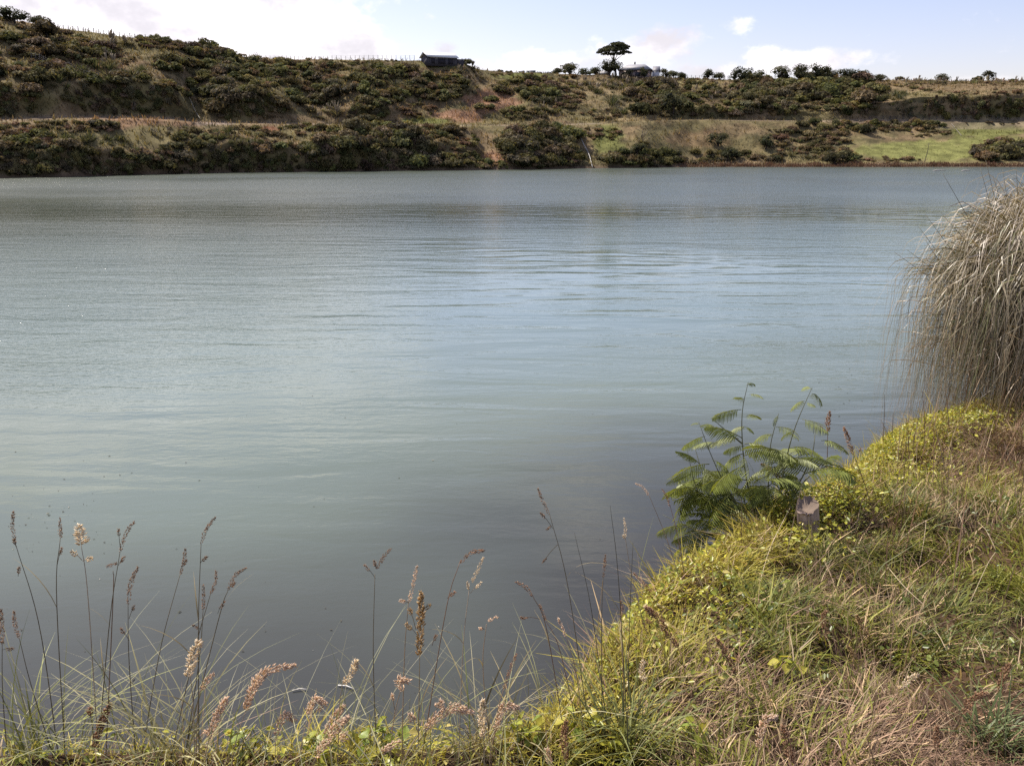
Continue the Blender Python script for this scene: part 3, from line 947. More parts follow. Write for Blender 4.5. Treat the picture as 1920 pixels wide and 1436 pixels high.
# where the scrub grows: (centre x, y, half width, half height in the photograph, count, kind, size lo, hi in metres)
REG = [
    # upper left hill
    ('ul', 60, 100, 100, 38, 60, 'scrub', .6, 1.4), ('ul', 80, 105, 110, 45, 45, 'dark', .8, 1.7), ('ul', 85, 140, 60, 22, 34, 'dark', .8, 1.5), ('ul', 25, 190, 42, 26, 36, 'dark', .8, 1.6),
    ('ul', 110, 150, 60, 16, 20, 'flax', .8, 1.5), ('ul', 205, 108, 55, 14, 20, 'scrub', .6, 1.2), ('ul', 165, 100, 40, 12, 22, 'dark', .7, 1.3), ('ul', -150, 120, 150, 70, 50, 'dark', .9, 1.8), ('ul', -150, 270, 140, 50, 70, 'dark', .9, 1.8),
    ('ul', 235, 178, 120, 34, 120, 'dark', .7, 1.5), ('ul', 200, 140, 70, 14, 26, 'flax', .9, 1.6), ('ul', 225, 88, 26, 8, 12, 'toe', .9, 1.6), ('ul', 205, 118, 14, 10, 6, 'toe', 1, 1.7),
    ('ul', 330, 82, 70, 12, 50, 'scrub', .7, 1.4), ('ul', 410, 98, 62, 12, 56, 'dark', .8, 1.4), ('ul', 325, 122, 32, 14, 34, 'dark', .9, 1.6), ('ul', 270, 75, 20, 5, 10, 'scrub', .5, .9),
    # upper middle hill
    ('um', 440, 150, 95, 36, 90, 'dark', .8, 1.7), ('um', 430, 145, 80, 30, 44, 'flax', .9, 1.7), ('um', 460, 200, 80, 26, 80, 'dark', .8, 1.6), ('um', 560, 140, 90, 28, 60, 'scrub', .7, 1.5), ('um', 590, 175, 50, 36, 60, 'dark', .9, 1.9),
    ('um', 560, 128, 60, 14, 24, 'dark', .7, 1.3), ('um', 680, 140, 90, 22, 50, 'scrub', .6, 1.3), ('um', 730, 160, 75, 36, 70, 'dark', .9, 1.9), ('um', 690, 208, 40, 20, 55, 'dark', .9, 1.7), ('um', 820, 145, 60, 18, 30, 'scrub', .6, 1.2),
    ('um', 830, 168, 45, 26, 40, 'dark', .7, 1.5), ('um', 780, 205, 35, 18, 20, 'scrub', .7, 1.3), ('um', 660, 125, 90, 10, 22, 'flax', .7, 1.2), ('um', 770, 165, 90, 30, 26, 'flax', .8, 1.5), ('um', 880, 150, 26, 24, 16, 'toe', .8, 1.4), ('um', 610, 215, 30, 12, 16, 'toe', .8, 1.4),
    ('um', 910, 198, 20, 10, 5, 'dark', 1.0, 1.5), ('um', 500, 118, 30, 7, 14, 'scrub', .5, 1.0), ('um', 650, 116, 110, 4, 26, 'scrub', .4, .8),
    # gully in the middle
    ('gu', 985, 165, 55, 16, 60, 'dark', .8, 1.5), ('gu', 1015, 182, 32, 18, 34, 'dark', .9, 1.6), ('gu', 985, 217, 40, 9, 30, 'dark', .8, 1.2), ('gu', 1060, 180, 34, 24, 44, 'scrub', .8, 1.5), ('gu', 1040, 150, 40, 10, 26, 'scrub', .6, 1.2), ('gu', 950, 140, 40, 5, 10, 'scrub', .5, .9),
    ('gu', 1015, 200, 30, 8, 10, 'toe', .8, 1.4), ('gu', 1050, 205, 34, 14, 24, 'scrub', .7, 1.2),
    # upper right hill
    ('ur', 1150, 158, 85, 14, 46, 'toe', .8, 1.5), ('ur', 1170, 165, 80, 14, 36, 'flax', .8, 1.4), ('ur', 1140, 215, 50, 9, 20, 'scrub', .7, 1.2), ('ur', 1235, 190, 66, 30, 90, 'dark', 1.0, 2.1), ('ur', 1165, 195, 22, 22, 14, 'flax', .9, 1.6), ('ur', 1290, 150, 60, 10, 30, 'scrub', .6, 1.2),
    ('ur', 1310, 170, 50, 16, 30, 'dark', .8, 1.5), ('ur', 1335, 185, 44, 20, 34, 'scrub', .7, 1.4), ('ur', 1330, 212, 80, 8, 46, 'dark', .8, 1.3), ('ur', 1345, 175, 50, 20, 16, 'toe', .8, 1.3), ('ur', 1430, 195, 70, 22, 70, 'dark', 1.0, 2.0), ('ur', 1420, 165, 50, 20, 44, 'dark', 1.0, 2.1),
    ('ur', 1520, 170, 70, 26, 90, 'dark', 1.1, 2.4), ('ur', 1600, 180, 60, 34, 90, 'dark', 1.0, 2.2), ('ur', 1530, 205, 110, 10, 46, 'dark', .8, 1.5), ('ur', 1700, 190, 40, 24, 30, 'flax', .8, 1.5), ('ur', 1700, 168, 60, 10, 14, 'scrub', .6, 1.0), ('ur', 1830, 200, 110, 22, 90, 'dark', .9, 1.6), ('ur', 1810, 178, 120, 6, 14, 'scrub', .8, 1.4), ('ur', 1830, 200, 100, 20, 40, 'scrub', 1.0, 1.8), ('ur', 1800, 166, 120, 10, 14, 'scrub', .5, 1.0), ('ur', 2060, 195, 130, 28, 70, 'dark', 1, 1.8),
    ('ur', 1720, 156, 90, 5, 20, 'toe', .7, 1.2), ('ur', 1860, 156, 70, 4, 14, 'scrub', .5, 1.0), ('ur', 1720, 212, 50, 7, 20, 'scrub', .6, 1.0),
    # lower bank left
    ('ll', 110, 240, 120, 12, 50, 'scrub', .5, 1.0), ('ll', 60, 262, 70, 14, 40, 'scrub', .6, 1.2), ('ll', 180, 265, 70, 14, 30, 'flax', .6, 1.1), ('ll', 60, 300, 110, 30, 110, 'dark', .6, 1.3), ('ll', 205, 305, 90, 24, 90, 'dark', .5, 1.1), ('ll', 200, 235, 20, 10, 10, 'dark', .8, 1.1),
    ('ll', 350, 300, 80, 26, 90, 'dark', .5, 1.2), ('ll', 370, 262, 40, 16, 22, 'dark', .6, 1.1), ('ll', 450, 250, 60, 12, 40, 'scrub', .5, 1.0), ('ll', 440, 262, 60, 12, 26, 'flax', .6, 1.1), ('ll', 500, 296, 90, 28, 110, 'dark', .6, 1.3), ('ll', 560, 248, 70, 12, 44, 'scrub', .6, 1.1), ('ll', 330, 250, 50, 14, 14, 'toe', .5, .9),
    # lower bank middle
    ('lm', 640, 285, 70, 38, 130, 'dark', .8, 1.7), ('lm', 710, 255, 60, 22, 60, 'dark', .9, 1.8), ('lm', 760, 290, 70, 30, 110, 'dark', .8, 1.6), ('lm', 800, 250, 50, 12, 34, 'dark', .7, 1.3), ('lm', 850, 265, 45, 26, 44, 'scrub', .6, 1.3), ('lm', 860, 305, 60, 12, 44, 'dark', .6, 1.1), ('lm', 930, 312, 40, 5, 20, 'dark', .4, .8),
    ('lm', 1005, 278, 72, 38, 120, 'dark', 1.0, 2.1), ('lm', 1000, 244, 50, 8, 20, 'scrub', .7, 1.3), ('lm', 1070, 255, 20, 14, 16, 'scrub', .7, 1.2), ('lm', 1130, 250, 40, 14, 26, 'scrub', .6, 1.1), ('lm', 1065, 300, 30, 14, 26, 'dark', .7, 1.3),
    ('lm', 1205, 300, 78, 14, 80, 'dark', .7, 1.5), ('lm', 1200, 270, 14, 12, 6, 'toe', .8, 1.4),
    # lower bank right
    ('lr', 1300, 298, 60, 10, 30, 'dark', .6, 1.2), ('lr', 1380, 293, 50, 9, 26, 'dark', .6, 1.2), ('lr', 1435, 300, 30, 7, 14, 'dark', .6, 1.1), ('lr', 1500, 262, 70, 30, 60, 'scrub', .7, 1.5), ('lr', 1560, 245, 70, 14, 44, 'dark', .7, 1.4), ('lr', 1640, 240, 70, 10, 44, 'scrub', .7, 1.3), ('lr', 1700, 238, 70, 8, 34, 'dark', .6, 1.2), ('lr', 1520, 285, 50, 20, 24, 'flax', .8, 1.6), ('lr', 1740, 250, 40, 8, 24, 'scrub', .6, 1.1),
    ('lr', 1540, 275, 60, 24, 40, 'scrub', .8, 1.6), ('lr', 1580, 297, 30, 8, 18, 'dark', .8, 1.5), ('lr', 1665, 300, 60, 4, 14, 'scrub', .6, 1.0), ('lr', 1690, 303, 30, 6, 6, 'scrub', .5, .9), ('lr', 1875, 285, 52, 20, 50, 'dark', 1.0, 2.0), ('lr', 2060, 275, 120, 28, 50, 'dark', 1.0, 2.0), ('lr', 1850, 232, 60, 4, 10, 'scrub', .4, .7),
]
LANDMARKS = [(30, 70, 'below the top left skyline bush'), (120, 110, 'on the slope under the top left fence'), (30, 190, 'at the left end of the upper cliff'), (150, 175, 'on the shaded upper left cliff'), (260, 175, 'on the cliff left of the pale lit edge'),
             (210, 110, 'by the pale toetoe of the left hill'), (330, 85, 'on the left ridge crest'), (420, 105, 'on the crest left of the leaning rails'), (330, 125, 'in the hollow under the left crest'), (420, 150, 'on the slope below the leaning rails'),
             (440, 200, 'right of the pale lit edge above the track'), (540, 130, 'under the long middle fence'), (570, 180, 'in the thicket below the middle fence'), (670, 145, 'on the slope left of the timber shed'), (720, 165, 'in the thicket below and left of the shed'),
             (690, 210, 'above the track, below the shed thicket'), (820, 145, 'on the brow under the timber shed'), (830, 180, 'beside the rusty slip below the shed'), (905, 200, 'on the rusty slip in the middle'), (980, 160, 'in the gully below the grey huts'), (1015, 190, 'at the foot of the gully'), (985, 217, 'above the track under the gully'),
             (1060, 180, 'on the spur right of the gully'), (1150, 160, 'below the umbrella pine'), (1150, 205, 'on the straw slope below the pine'), (1240, 190, 'in the big thicket below the pink house'), (1300, 160, 'under the open ridge right of the house'), (1330, 205, 'above the track below the open ridge'),
             (1420, 175, 'at the left end of the ridge grove'), (1430, 205, 'below the left end of the grove'), (1520, 170, 'under the tallest grove trees'), (1530, 205, 'above the road below the grove'), (1600, 180, 'at the right end of the grove'), (1700, 185, 'right of the grove on the cliff'), (1790, 165, 'on the right skyline bank'), (1800, 200, 'on the dark cliff above the paddock'), (1890, 200, 'on the dark cliff at the right edge'),
             (50, 245, 'on the lip of the lower left bank'), (50, 300, 'at the foot of the left cliff'), (180, 250, 'on the lower left bank by the dry grass'), (200, 305, 'on the shaded cliff above the left water'), (340, 255, 'on the grassy lower bank under the lit edge'), (350, 300, 'on the water cliff under the lit edge'), (450, 255, 'on the lower bank by the red patch'), (500, 300, 'on the water cliff below the red patch'), (560, 250, 'on the lip right of the red patch'),
             (620, 265, 'at the left end of the lower thicket'), (640, 305, 'over the water, left end of the thicket'), (700, 250, 'on top of the lower thicket'), (710, 290, 'in the middle of the lower thicket'), (770, 300, 'over the water, middle of the thicket'), (790, 255, 'on the upper right of the lower thicket'), (850, 265, 'at the right end of the lower thicket'), (860, 305, 'at the water right of the lower thicket'),
             (960, 265, 'at the left of the big dark clump'), (1010, 255, 'on top of the big dark clump'), (1000, 300, 'at the foot of the big dark clump'), (1060, 275, 'between the dark clump and white pipe'), (1130, 255, 'right of the white pipe'), (1160, 300, 'on the mound foot right of the pipe'), (1240, 300, 'at the right foot of the grassy mound'), (1200, 265, 'on top of the grassy mound'),
             (1310, 298, 'at the water below the dry slope'), (1400, 295, 'at the water below the lone bush'), (1500, 250, 'on the bank left of the paddock'), (1530, 285, 'near the water left of the paddock'), (1590, 245, 'above the left corner of the paddock'), (1680, 240, 'along the top of the paddock'), (1670, 300, 'on the water edge of the paddock'), (1870, 285, 'in the dark clump right of the paddock'), (1850, 235, 'among the sheep tracks')]
ORD = ['first', 'second', 'third', 'fourth', 'fifth', 'sixth', 'seventh', 'eighth', 'ninth', 'tenth', 'eleventh', 'twelfth', 'thirteenth', 'fourteenth', 'fifteenth', 'sixteenth', 'seventeenth', 'eighteenth', 'nineteenth', 'twentieth'] + ['twenty ' + q for q in ('first', 'second', 'third', 'fourth', 'fifth', 'sixth', 'seventh', 'eighth', 'ninth')] + ['thirtieth'] + ['thirty ' + q for q in ('first', 'second', 'third', 'fourth', 'fifth', 'sixth', 'seventh', 'eighth', 'ninth')]
KNAME = {'dark': ('shrub', 'dark green shrub'), 'scrub': ('low_shrub', 'low olive bush'), 'flax': ('flax_clump', 'spiky flax clump'), 'toe': ('toetoe_clump', 'pale toetoe clump')}
plants = []
for (rg, cx, cy, rx, ry, n, kd, s0, s1) in REG:
    for _ in range(n):
        for tries in range(6):
            a = random.random() * 6.283; q = math.sqrt(random.random())
            px, py = cx + rx * q * math.cos(a), cy + ry * q * math.sin(a)
            h_ = hit(px, py)
            if h_ is not None and h_[0][2] > 0.15 and np.hypot(h_[0][0], h_[0][1]) < 300: break
        else:
            continue
        P_, N_ = h_
        s_ = random.uniform(s0, s1) * (1.15 if kd == 'dark' else 1.0) * min(1.6, max(.55, math.exp(random.gauss(0, .28))))
        plants.append((rg, kd, P_, N_, s_, px, py))
print('far plants', len(plants))
# growth standing on the skyline
for (x0, x1, r0_, r1_, n, kd, s0, s1, rg) in [(1640, 1925, 228, 240, 12, 'scrub', .6, 1.1, 'ur'), (1640, 1925, 222, 240, 46, 'toe', .8, 1.6, 'ur'), (1660, 1925, 220, 238, 12, 'flax', .8, 1.5, 'ur'), (1380, 1640, 230, 240, 40, 'dark', 1.2, 2.2, 'ur'),
                                             (885, 1050, 222, 230, 24, 'scrub', .4, .8, 'gu'), (480, 780, 196, 201, 30, 'scrub', .4, .8, 'um'), (270, 460, 190, 195, 44, 'dark', .8, 1.4, 'ul'), (0, 110, 178, 186, 24, 'scrub', .6, 1.2, 'ul'), (1230, 1370, 236, 241, 20, 'scrub', .4, .7, 'ur'),
                                             (1660, 1925, 232, 240, 6, 'dark', 1.1, 1.8, 'ur'), (1925, 2300, 205, 240, 60, 'dark', 1, 2, 'ur')]:
    for _ in range(n):
        px = random.uniform(x0, x1)
        P_ = skyline(px, random.uniform(r0_, r1_))
        qx, qy, _z = project(P_)
        plants.append((rg, kd, P_, np.array([0, -.2, .98]), random.uniform(s0, s1), float(qx), float(qy)))
LIMIT = {'dark': 290, 'scrub': 150, 'flax': 80, 'toe': 60}
order = sorted(range(len(plants)), key=lambda k: -plants[k][4] / np.linalg.norm(plants[k][2]))
single = set(); cnt = {}
for k in order:
    kd = plants[k][1]
    inframe = 0 < plants[k][5] < 1920
    if inframe and cnt.get(kd, 0) < LIMIT[kd]:
        cnt[kd] = cnt.get(kd, 0) + 1; single.add(k)
MESHD = {}
def mdata(me):
    if me.name not in MESHD:
        V = np.empty(len(me.vertices) * 3, np.float32); me.vertices.foreach_get('co', V)
        nl = len(me.loops); L = np.empty(nl, np.int32); me.loops.foreach_get('vertex_index', L)
        st = np.empty(len(me.polygons), np.int32); tt = np.empty(len(me.polygons), np.int32)
        me.polygons.foreach_get('loop_start', st); me.polygons.foreach_get('loop_total', tt)
        q = st[tt == 4]; tr = st[tt == 3]
        C = np.empty(len(V) // 3 * 4, np.float32); me.color_attributes['col'].data.foreach_get('color', C)
        MESHD[me.name] = (V.reshape(-1, 3), L[q[:, None] + np.arange(4)] if len(q) else np.zeros((0, 4), int), L[tr[:, None] + np.arange(3)] if len(tr) else np.zeros((0, 3), int), C.reshape(-1, 4)[:, :3])
    return MESHD[me.name]


NAMED = {}
stuff = {'dark': MB(), 'scrub': MB(), 'flax': MB(), 'toe': MB()}
for k, (rg, kd, P_, N_, s_, px, py) in enumerate(plants):
    me = random.choice(KIND[kd])
    steep = N_[2] < 0.55
    tilt = 0.95 if steep else 0.15
    if steep: s_ *= .5
    zax = Vector((0, 0, 1)).lerp(Vector(N_), tilt).normalized()
    rot = zax.to_track_quat('Z', 'Y') @ Quaternion((0, 0, 1), random.random() * 6.28)
    sc3 = (s_ * random.uniform(.85, 1.25), s_ * random.uniform(.85, 1.15), s_ * random.uniform(.8, 1.15))
    P_ = P_ - np.array(zax) * 0.12 * s_
    if k in single:
        nm, lb = KNAME[kd]
        o = link(nm, me)
        o.location = P_; o.rotation_mode = 'QUATERNION'; o.rotation_quaternion = rot; o.scale = sc3
        lm = min(LANDMARKS, key=lambda q: (q[0] - px) ** 2 + 2 * (q[1] - py) ** 2)[2]
        tag(o, None, {'dark': 'shrub', 'scrub': 'bush', 'flax': 'flax', 'toe': 'grass clump'}[kd])
        NAMED.setdefault((lb, lm), []).append((px, o))
    else:
        V, Q, T, C = mdata(random.choice(DARKS_L) if kd == 'dark' else random.choice(SCRUBS_L) if kd == 'scrub' else me)
        Mx = np.array((Matrix.Translation(Vector(P_)) @ rot.to_matrix().to_4x4() @ Matrix.Diagonal((*sc3, 1))))
        tint = random.uniform(.7, 1.35) * np.array([random.uniform(.9, 1.15), 1, random.uniform(.85, 1.15)])
        stuff[kd].add(V @ Mx[:3, :3].T + Mx[:3, 3], Q, T, C * tint)
for (lb, lm), lst in NAMED.items():
    lst.sort(key=lambda q: q[0])
    for k, (_, o) in enumerate(lst):
        pre = '' if len(lst) == 1 else (ORD[min(k, 38)] + ' ')
        tag(o, pre + lb + ('' if len(lst) == 1 else ' from the left,') + ' ' + lm, None, lb + 's ' + lm)
for kd, nm, lb, ct in (('dark', 'scrub_thicket', 'dense dark scrub covering the far cliffs and gullies', 'scrub'), ('scrub', 'low_scrub', 'low olive scrub scattered over the far hillside', 'scrub'),
                   ('flax', 'flax_growth', 'spiky flax growing among the far scrub', 'flax'), ('toe', 'toetoe_growth', 'pale toetoe grass scattered on the far slopes', 'grass')):
    if stuff[kd].n:
        tag(stuff[kd].build(nm, M_SCRUB if kd in ('dark', 'scrub') else M_TUFT), lb, ct, kind='stuff')

# rough grass all over the far slopes
npt = 72000
fi = rng.choice(len(HQ), npt)
u, v = rng.random((2, npt, 1))
q4 = HV[HQ[fi]]
Pt = q4[:, 0] * (1 - u) * (1 - v) + q4[:, 1] * u * (1 - v) + q4[:, 2] * u * v + q4[:, 3] * (1 - u) * v
tpx, tpy, _ = project(Pt)
tT = hT[HQ[fi][:, 0]]
ok = (Pt[:, 2] > .25) & (tpx > -250) & (tpx < 2200) & (tT < 7.3) & ~((tT > 3.3) & (tT < 4.0) & (rng.random(npt) < .8))
Pt = Pt[ok]; n = len(Pt)
tc_ = ground_col(tpx[ok], tpy[ok], tT[ok], Pt)
short = np.where((tpx[ok] > 1590) & (tpy[ok] > 255) & (tT[ok] < 3.2), .35, 1.0)
V, Q, C = blades(Pt - [0, 0, .05], rng.random(n) * 6.28, (.35 + .8 * rng.random(n) ** 1.5) * short, .10 + .16 * rng.random(n), .25 * rng.random(n), .2 + .4 * rng.random(n), tc_ * (0.75 + .7 * rng.random((n, 1))), 2)
tag(link('hillside_grass', mesh_np('hillside_grass', V, Q, None, C), M_TUFT), 'rough dry grass on the far slopes', 'grass', kind='stuff')

# reddish rushes along the far waterline at the right
n = 7000
rpx = 1275 + 900 * rng.random(n)
Rr = []
for a in rpx:
    az_ = col_az(a); k = int(np.clip(np.searchsorted(az_f, az_), 0, na - 1))
    row = X[k], Y[k], ZZ[k]
    jz = np.argmax(ZZ[k] > 0.02)
    f = random.random() ** 1.5 * 4.0
    rr = math.hypot(X[k, jz], Y[k, jz]) + f - .5
    Rr.append((rr * math.sin(az_), rr * math.cos(az_), max(0.0, drop(rr * math.sin(az_), rr * math.cos(az_)) or 0) - .05))
Rr = np.array(Rr)
hgt = (.35 + .55 * rng.random(n)) * (0.6 + .5 * sstep(fbm(rpx / 22, 0 * rpx, 3), -.4, .7))
rc = np.array([.085, .050, .036]) + rng.random((n, 1)) * np.array([.075, .040, .028])
V, Q, C = blades(Rr, rng.random(n) * 6.28, hgt, .10 + .08 * rng.random(n), .2 * rng.random(n), .2 * rng.random(n), rc, 2)
tag(link('rushes', mesh_np('rushes', V, Q, None, C), M_TUFT), 'reddish brown rushes along the far waterline', 'rushes', kind='stuff')


# ------------------------------------------------------------------ trees and bushes that stand out
def tree(name, px, r, w_px, h_px, label, cat='tree', style='round', dark=1.0, group=None, sink=0.3, n=900, raw=False):
    P_ = skyline(px, r, raw)
    r = math.hypot(P_[0], P_[1])
    s_ = r / FPX
    w, h = w_px * s_, h_px * s_
    o = empty(name, (P_[0], P_[1], P_[2] - sink), label, cat, group)
    h += sink
    c0, c1 = np.array((.040, .044, .026)) * dark, np.array((.110, .112, .060)) * dark
    mb = MB()
    L = []
    if style == 'umbrella':
        top = h
        for (x, y, z, rx, rz) in [(-.30, 0, .76, .17, .075), (-.12, .1, .84, .20, .08), (.08, -.1, .92, .22, .075), (.26, .05, .90, .16, .06), (.18, 0, .82, .24, .07), (-.02, -.1, .76, .26, .08), (-.43, .1, .72, .09, .04), (.36, .1, .73, .14, .045), (.45, 0, .70, .08, .03), (-.16, .2, .68, .2, .05), (.12, -.1, .66, .18, .05), (.40, -.1, .86, .07, .03)]:
            L.append((x * w, y * w, z * h, rx * w, rx * w * .9, rz * h))
        trunk_top = .7
        mb.tube(spline([[.08 * w, 0, -.4], [.05 * w, 0, .3 * h], [-.02 * w, .02 * w, .55 * h], [.0, 0, .75 * h]], 8), np.linspace(.3, .14, 8), 6, (.05, .04, .035))
        for (x, y, z) in [(-.25, 0, .78), (.25, 0, .80), (.1, .15, .85), (-.1, -.15, .8), (.33, .05, .70)]:
            mb.tube(spline([[.0, 0, .45 * h], [x * w * .5, y * w * .5, (z - .12) * h], [x * w, y * w, z * h]], 6), np.linspace(.12, .04, 6), 5, (.05, .04, .035))
    else:
        k_ = {'round': 9, 'wide': 12, 'tall': 10}[style]
        for k in range(k_):
            a = random.random() * 6.28; q = .30 * w * math.sqrt(random.random())
            rl = random.uniform(.16, .26) * w
            zc = random.uniform(.35, .78) * h - .12 * h * (q / (.3 * w + 1e-6))
            L.append((q * math.cos(a) * 1.15, q * math.sin(a), zc, rl, rl, min(rl * .9, .26 * h)))
        mb.tube(spline([[0, 0, -.4], [.02 * w, 0, .25 * h], [0, 0, .55 * h]], 6), np.linspace(.05 * w, .025 * w, 6), 6, (.05, .04, .035))
        for (x, y, z, rx, ry, rz) in L[:5]:
            mb.tube([[0, 0, .25 * h], [x * .6, y * .6, z * .8], [x, y, z]], [.02 * w, .014 * w, .008 * w], 5, (.05, .04, .035))
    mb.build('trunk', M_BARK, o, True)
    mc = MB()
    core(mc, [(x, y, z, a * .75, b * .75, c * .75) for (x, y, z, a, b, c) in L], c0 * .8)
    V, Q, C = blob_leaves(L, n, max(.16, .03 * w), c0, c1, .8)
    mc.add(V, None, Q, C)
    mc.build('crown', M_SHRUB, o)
    return o


tree('ridge_pine', 1150, 236, 58, 54, 'dark umbrella shaped pine standing beside the pink ridge house', style='umbrella', n=3600, dark=.8)
tree('ridge_tree', 1118, 235, 26, 18, 'small flat topped tree left of the umbrella pine', style='wide')
tree('ridge_tree', 1142, 233, 46, 33, 'bushy tree at the foot of the umbrella pine', style='wide', n=1100, dark=.8)
tree('ridge_tree', 1176, 233, 22, 23, 'slender tree in front of the pink house, left end', style='tall')
tree('ridge_tree', 1209, 236, 19, 24, 'small mop headed tree at the right end of the pink house', style='tall')
tree('rounded_bush', 1068, 232, 46, 21, 'broad rounded bush on the ridge beside the grey huts', 'bush', 'wide', n=1100)
tree('rounded_bush', 1098, 233, 30, 13, 'low rounded bush between the wide ridge bush and the pine', 'bush', 'wide')
tree('rounded_bush', 1046, 231, 26, 11, 'low rounded bush at the left end of the ridge thicket', 'bush', 'wide')
tree('ridge_tree', 938, 228, 14, 14, 'small round tree alone on the skyline left of the huts', style='round')
tree('ridge_tree', 958, 228, 10, 9, 'tiny round tree right of the lone skyline tree', style='round')
tree('rounded_bush', 1248, 240, 22, 17, 'rounded bush on the ridge just right of the pink house', 'bush', 'round')
tree('rounded_bush', 1263, 240, 22, 13, 'rounded bush second to the right of the pink house', 'bush', 'round')
tree('rounded_bush', 1280, 241, 24, 11, 'low bush third to the right of the pink house', 'bush', 'round')
tree('ridge_tree', 1327, 241, 26, 18, 'left tree of the pair on the open ridge', style='wide')
tree('ridge_tree', 1349, 241, 24, 15, 'right tree of the pair on the open ridge', style='wide')
for px, w, h, lb in [(1392, 44, 26, 'leftmost tall tree of the dense grove on the right ridge'), (1422, 36, 20, 'second tree from the left in the right ridge grove'), (1465, 40, 30, 'third tree from the left in the right ridge grove'),
                     (1497, 44, 34, 'tallest tree of the right ridge grove'), (1532, 44, 31, 'broad tree right of the tallest grove tree'), (1562, 34, 25, 'thin crowned tree near the right end of the grove'), (1590, 38, 20, 'low tree at the right end of the grove'), (1618, 28, 17, 'last small tree right of the grove')]:
    tree('grove_tree', px, 236, w, h, lb, style='round', group='trees of the right ridge grove', n=1000)
tree('rounded_bush', 1770, 236, 26, 13, 'flat bush on the right skyline', 'bush', 'wide')
tree('rounded_bush', 1855, 236, 25, 18, 'round dark bush standing out on the right skyline', 'bush', 'round', dark=.8)
tree('rounded_bush', 1650, 236, 24, 11, 'small bush on the skyline right of the grove', 'bush', 'wide')
tree('rounded_bush', 42, 183, 46, 24, 'large dark bush on the top left skyline', 'bush', 'wide', n=1100, dark=.8)
tree('rounded_bush', 90, 186, 28, 15, 'smaller dark bush beside the top left ridge fence', 'bush', 'wide', dark=.8)
tree('rounded_bush', 874, 208, 26, 10, 'low bush at the right end of the timber shed', 'bush', 'wide', dark=.8)
for px, py, w, h, lb in [(1355, 270, 46, 26, 'round dark bush alone on the lower right slope'), (1448, 272, 32, 28, 'upright dark bush on the lower right slope'), (1375, 296, 44, 24, 'broad dark bush below the lone bush near the water'), (1582, 300, 40, 24, 'dark bush at the left corner of the paddock'),
                         (1200, 285, 36, 30, 'shaggy bush on the grassy mound above the water'), (1640, 248, 30, 18, 'bush on the bank above the paddock'), (1265, 200, 60, 40, 'big rounded tree on the slope below the ridge house')]:
    h_ = hit(px, py + h * .35)
    P_ = h_[0]; r_ = math.hypot(P_[0], P_[1])
    tree('slope_bush', px, r_, w, h, lb, 'bush', 'round', n=1000, raw=True)

# dead pole, driftwood
h_ = hit(1733, 304)[0]; r_ = math.hypot(h_[0], h_[1])
bpy.data.objects.remove(bpy.data.objects['dead_pole'])
mb = MB(); top = px_to(1742, 268, r_) - h_
mb.tube(spline([[0, 0, -.3], top * .5 + [.15, 0, 0], top], 8), np.linspace(.09, .04, 8), 5, (.10, .085, .075))
tag(mb.build('dead_pole', M_WOOD, None, True, h_), 'bare dead pole leaning at the edge of the far paddock', 'pole')
for px, L_, lb in [(1762, 2.2, 'bleached driftwood log at the far waterline, left one'), (1812, 1.6, 'bleached driftwood log at the far waterline, right one')]:
    P_ = px_to(px, 313.6, 163.5); P_[2] = .12
    mb = MB(); mb.tube(spline([[-L_ / 2, 0, 0], [0, .15, .12], [L_ / 2, -.1, .05]], 7), [.05, .1, .11, .1, .09, .07, .03], 6, (.42, .39, .36))
    tag(mb.build('driftwood', M_WOOD, None, True, P_), lb, 'driftwood')
# ------------------------------------------------------------------ near bank: grass and ground cover
BB = BVHTree.FromPolygons(BV[used].tolist(), remap[BQ].tolist())


def bhit(px, py):
    d = Vector(pix_dir(px, py)).normalized()
    loc, nor, _, dist = BB.ray_cast(Vector(CAM), d)
    return None if loc is None or loc.z < 0 else np.array(loc)


def scatter(n, xr, yr, dmin, dmax, weight=None):
    """points on the bank: signed distance from the edge between dmin and dmax"""
    x = xr[0] + (xr[1] - xr[0]) * rng.random(n); y = yr[0] + (yr[1] - yr[0]) * rng.random(n)
    d, _ = edge_d(x, y)
    ok = (d > dmin) & (d < dmax)
    x, y, d = x[ok], y[ok], d[ok]
    z = bank_z(x, y)
    P_ = np.stack([x, y, z], -1)
    px, py, dep = project(P_)
    k = (dep > .4) & (px > -500) & (px < 2500) & (py < 2000) & (z > 0.05)
    if weight is not None:
        k &= rng.random(len(x)) < weight(px, py, d, x, y)
    return P_[k], px[k], py[k], d[k]


def dry(px, py, x, y):
    """how parched the sward is: straw at the lower right, greener towards the edge"""
    n1 = fbm(x * 1.6 + 5, y * 1.6, 3)
    a = sstep(py, 1130, 1330) * sstep(px, 1080, 1330)
    b = sstep(px, 1640, 1800) * (1 - sstep(py, 960, 1080)) * .7
    c = np.exp(-(((px - 1680) / 120) ** 2 + ((py - 1180) / 90) ** 2)) * .8
    return np.clip(np.maximum(np.maximum(a, b), c) + .35 * n1, 0, 1)


G_YEL = np.array([.44, .38, .070]); G_GRN = np.array([.165, .200, .032]); G_DK = np.array([.070, .100, .026])
S_PALE = np.array([.56, .43, .27]); S_PINK = np.array([.38, .235, .145]); S_BRN = np.array([.15, .080, .048])


def mixc(a, b, f):
    return a + (b - a) * np.asarray(f)[:, None]


XR, YR = (-3.0, 6.5), (0.9, 8.5)


def clump(x, y, f=5.0):
    return sstep(fbm(x * f, y * f + 3, 3), -.55, .75)


def lie(P_, spread):
    """direction in which neighbouring blades lean together"""
    return 5.0 * fbm(P_[:, 0] * 2.6, P_[:, 1] * 2.6 + 50, 2) + rng.normal(0, spread, len(P_))


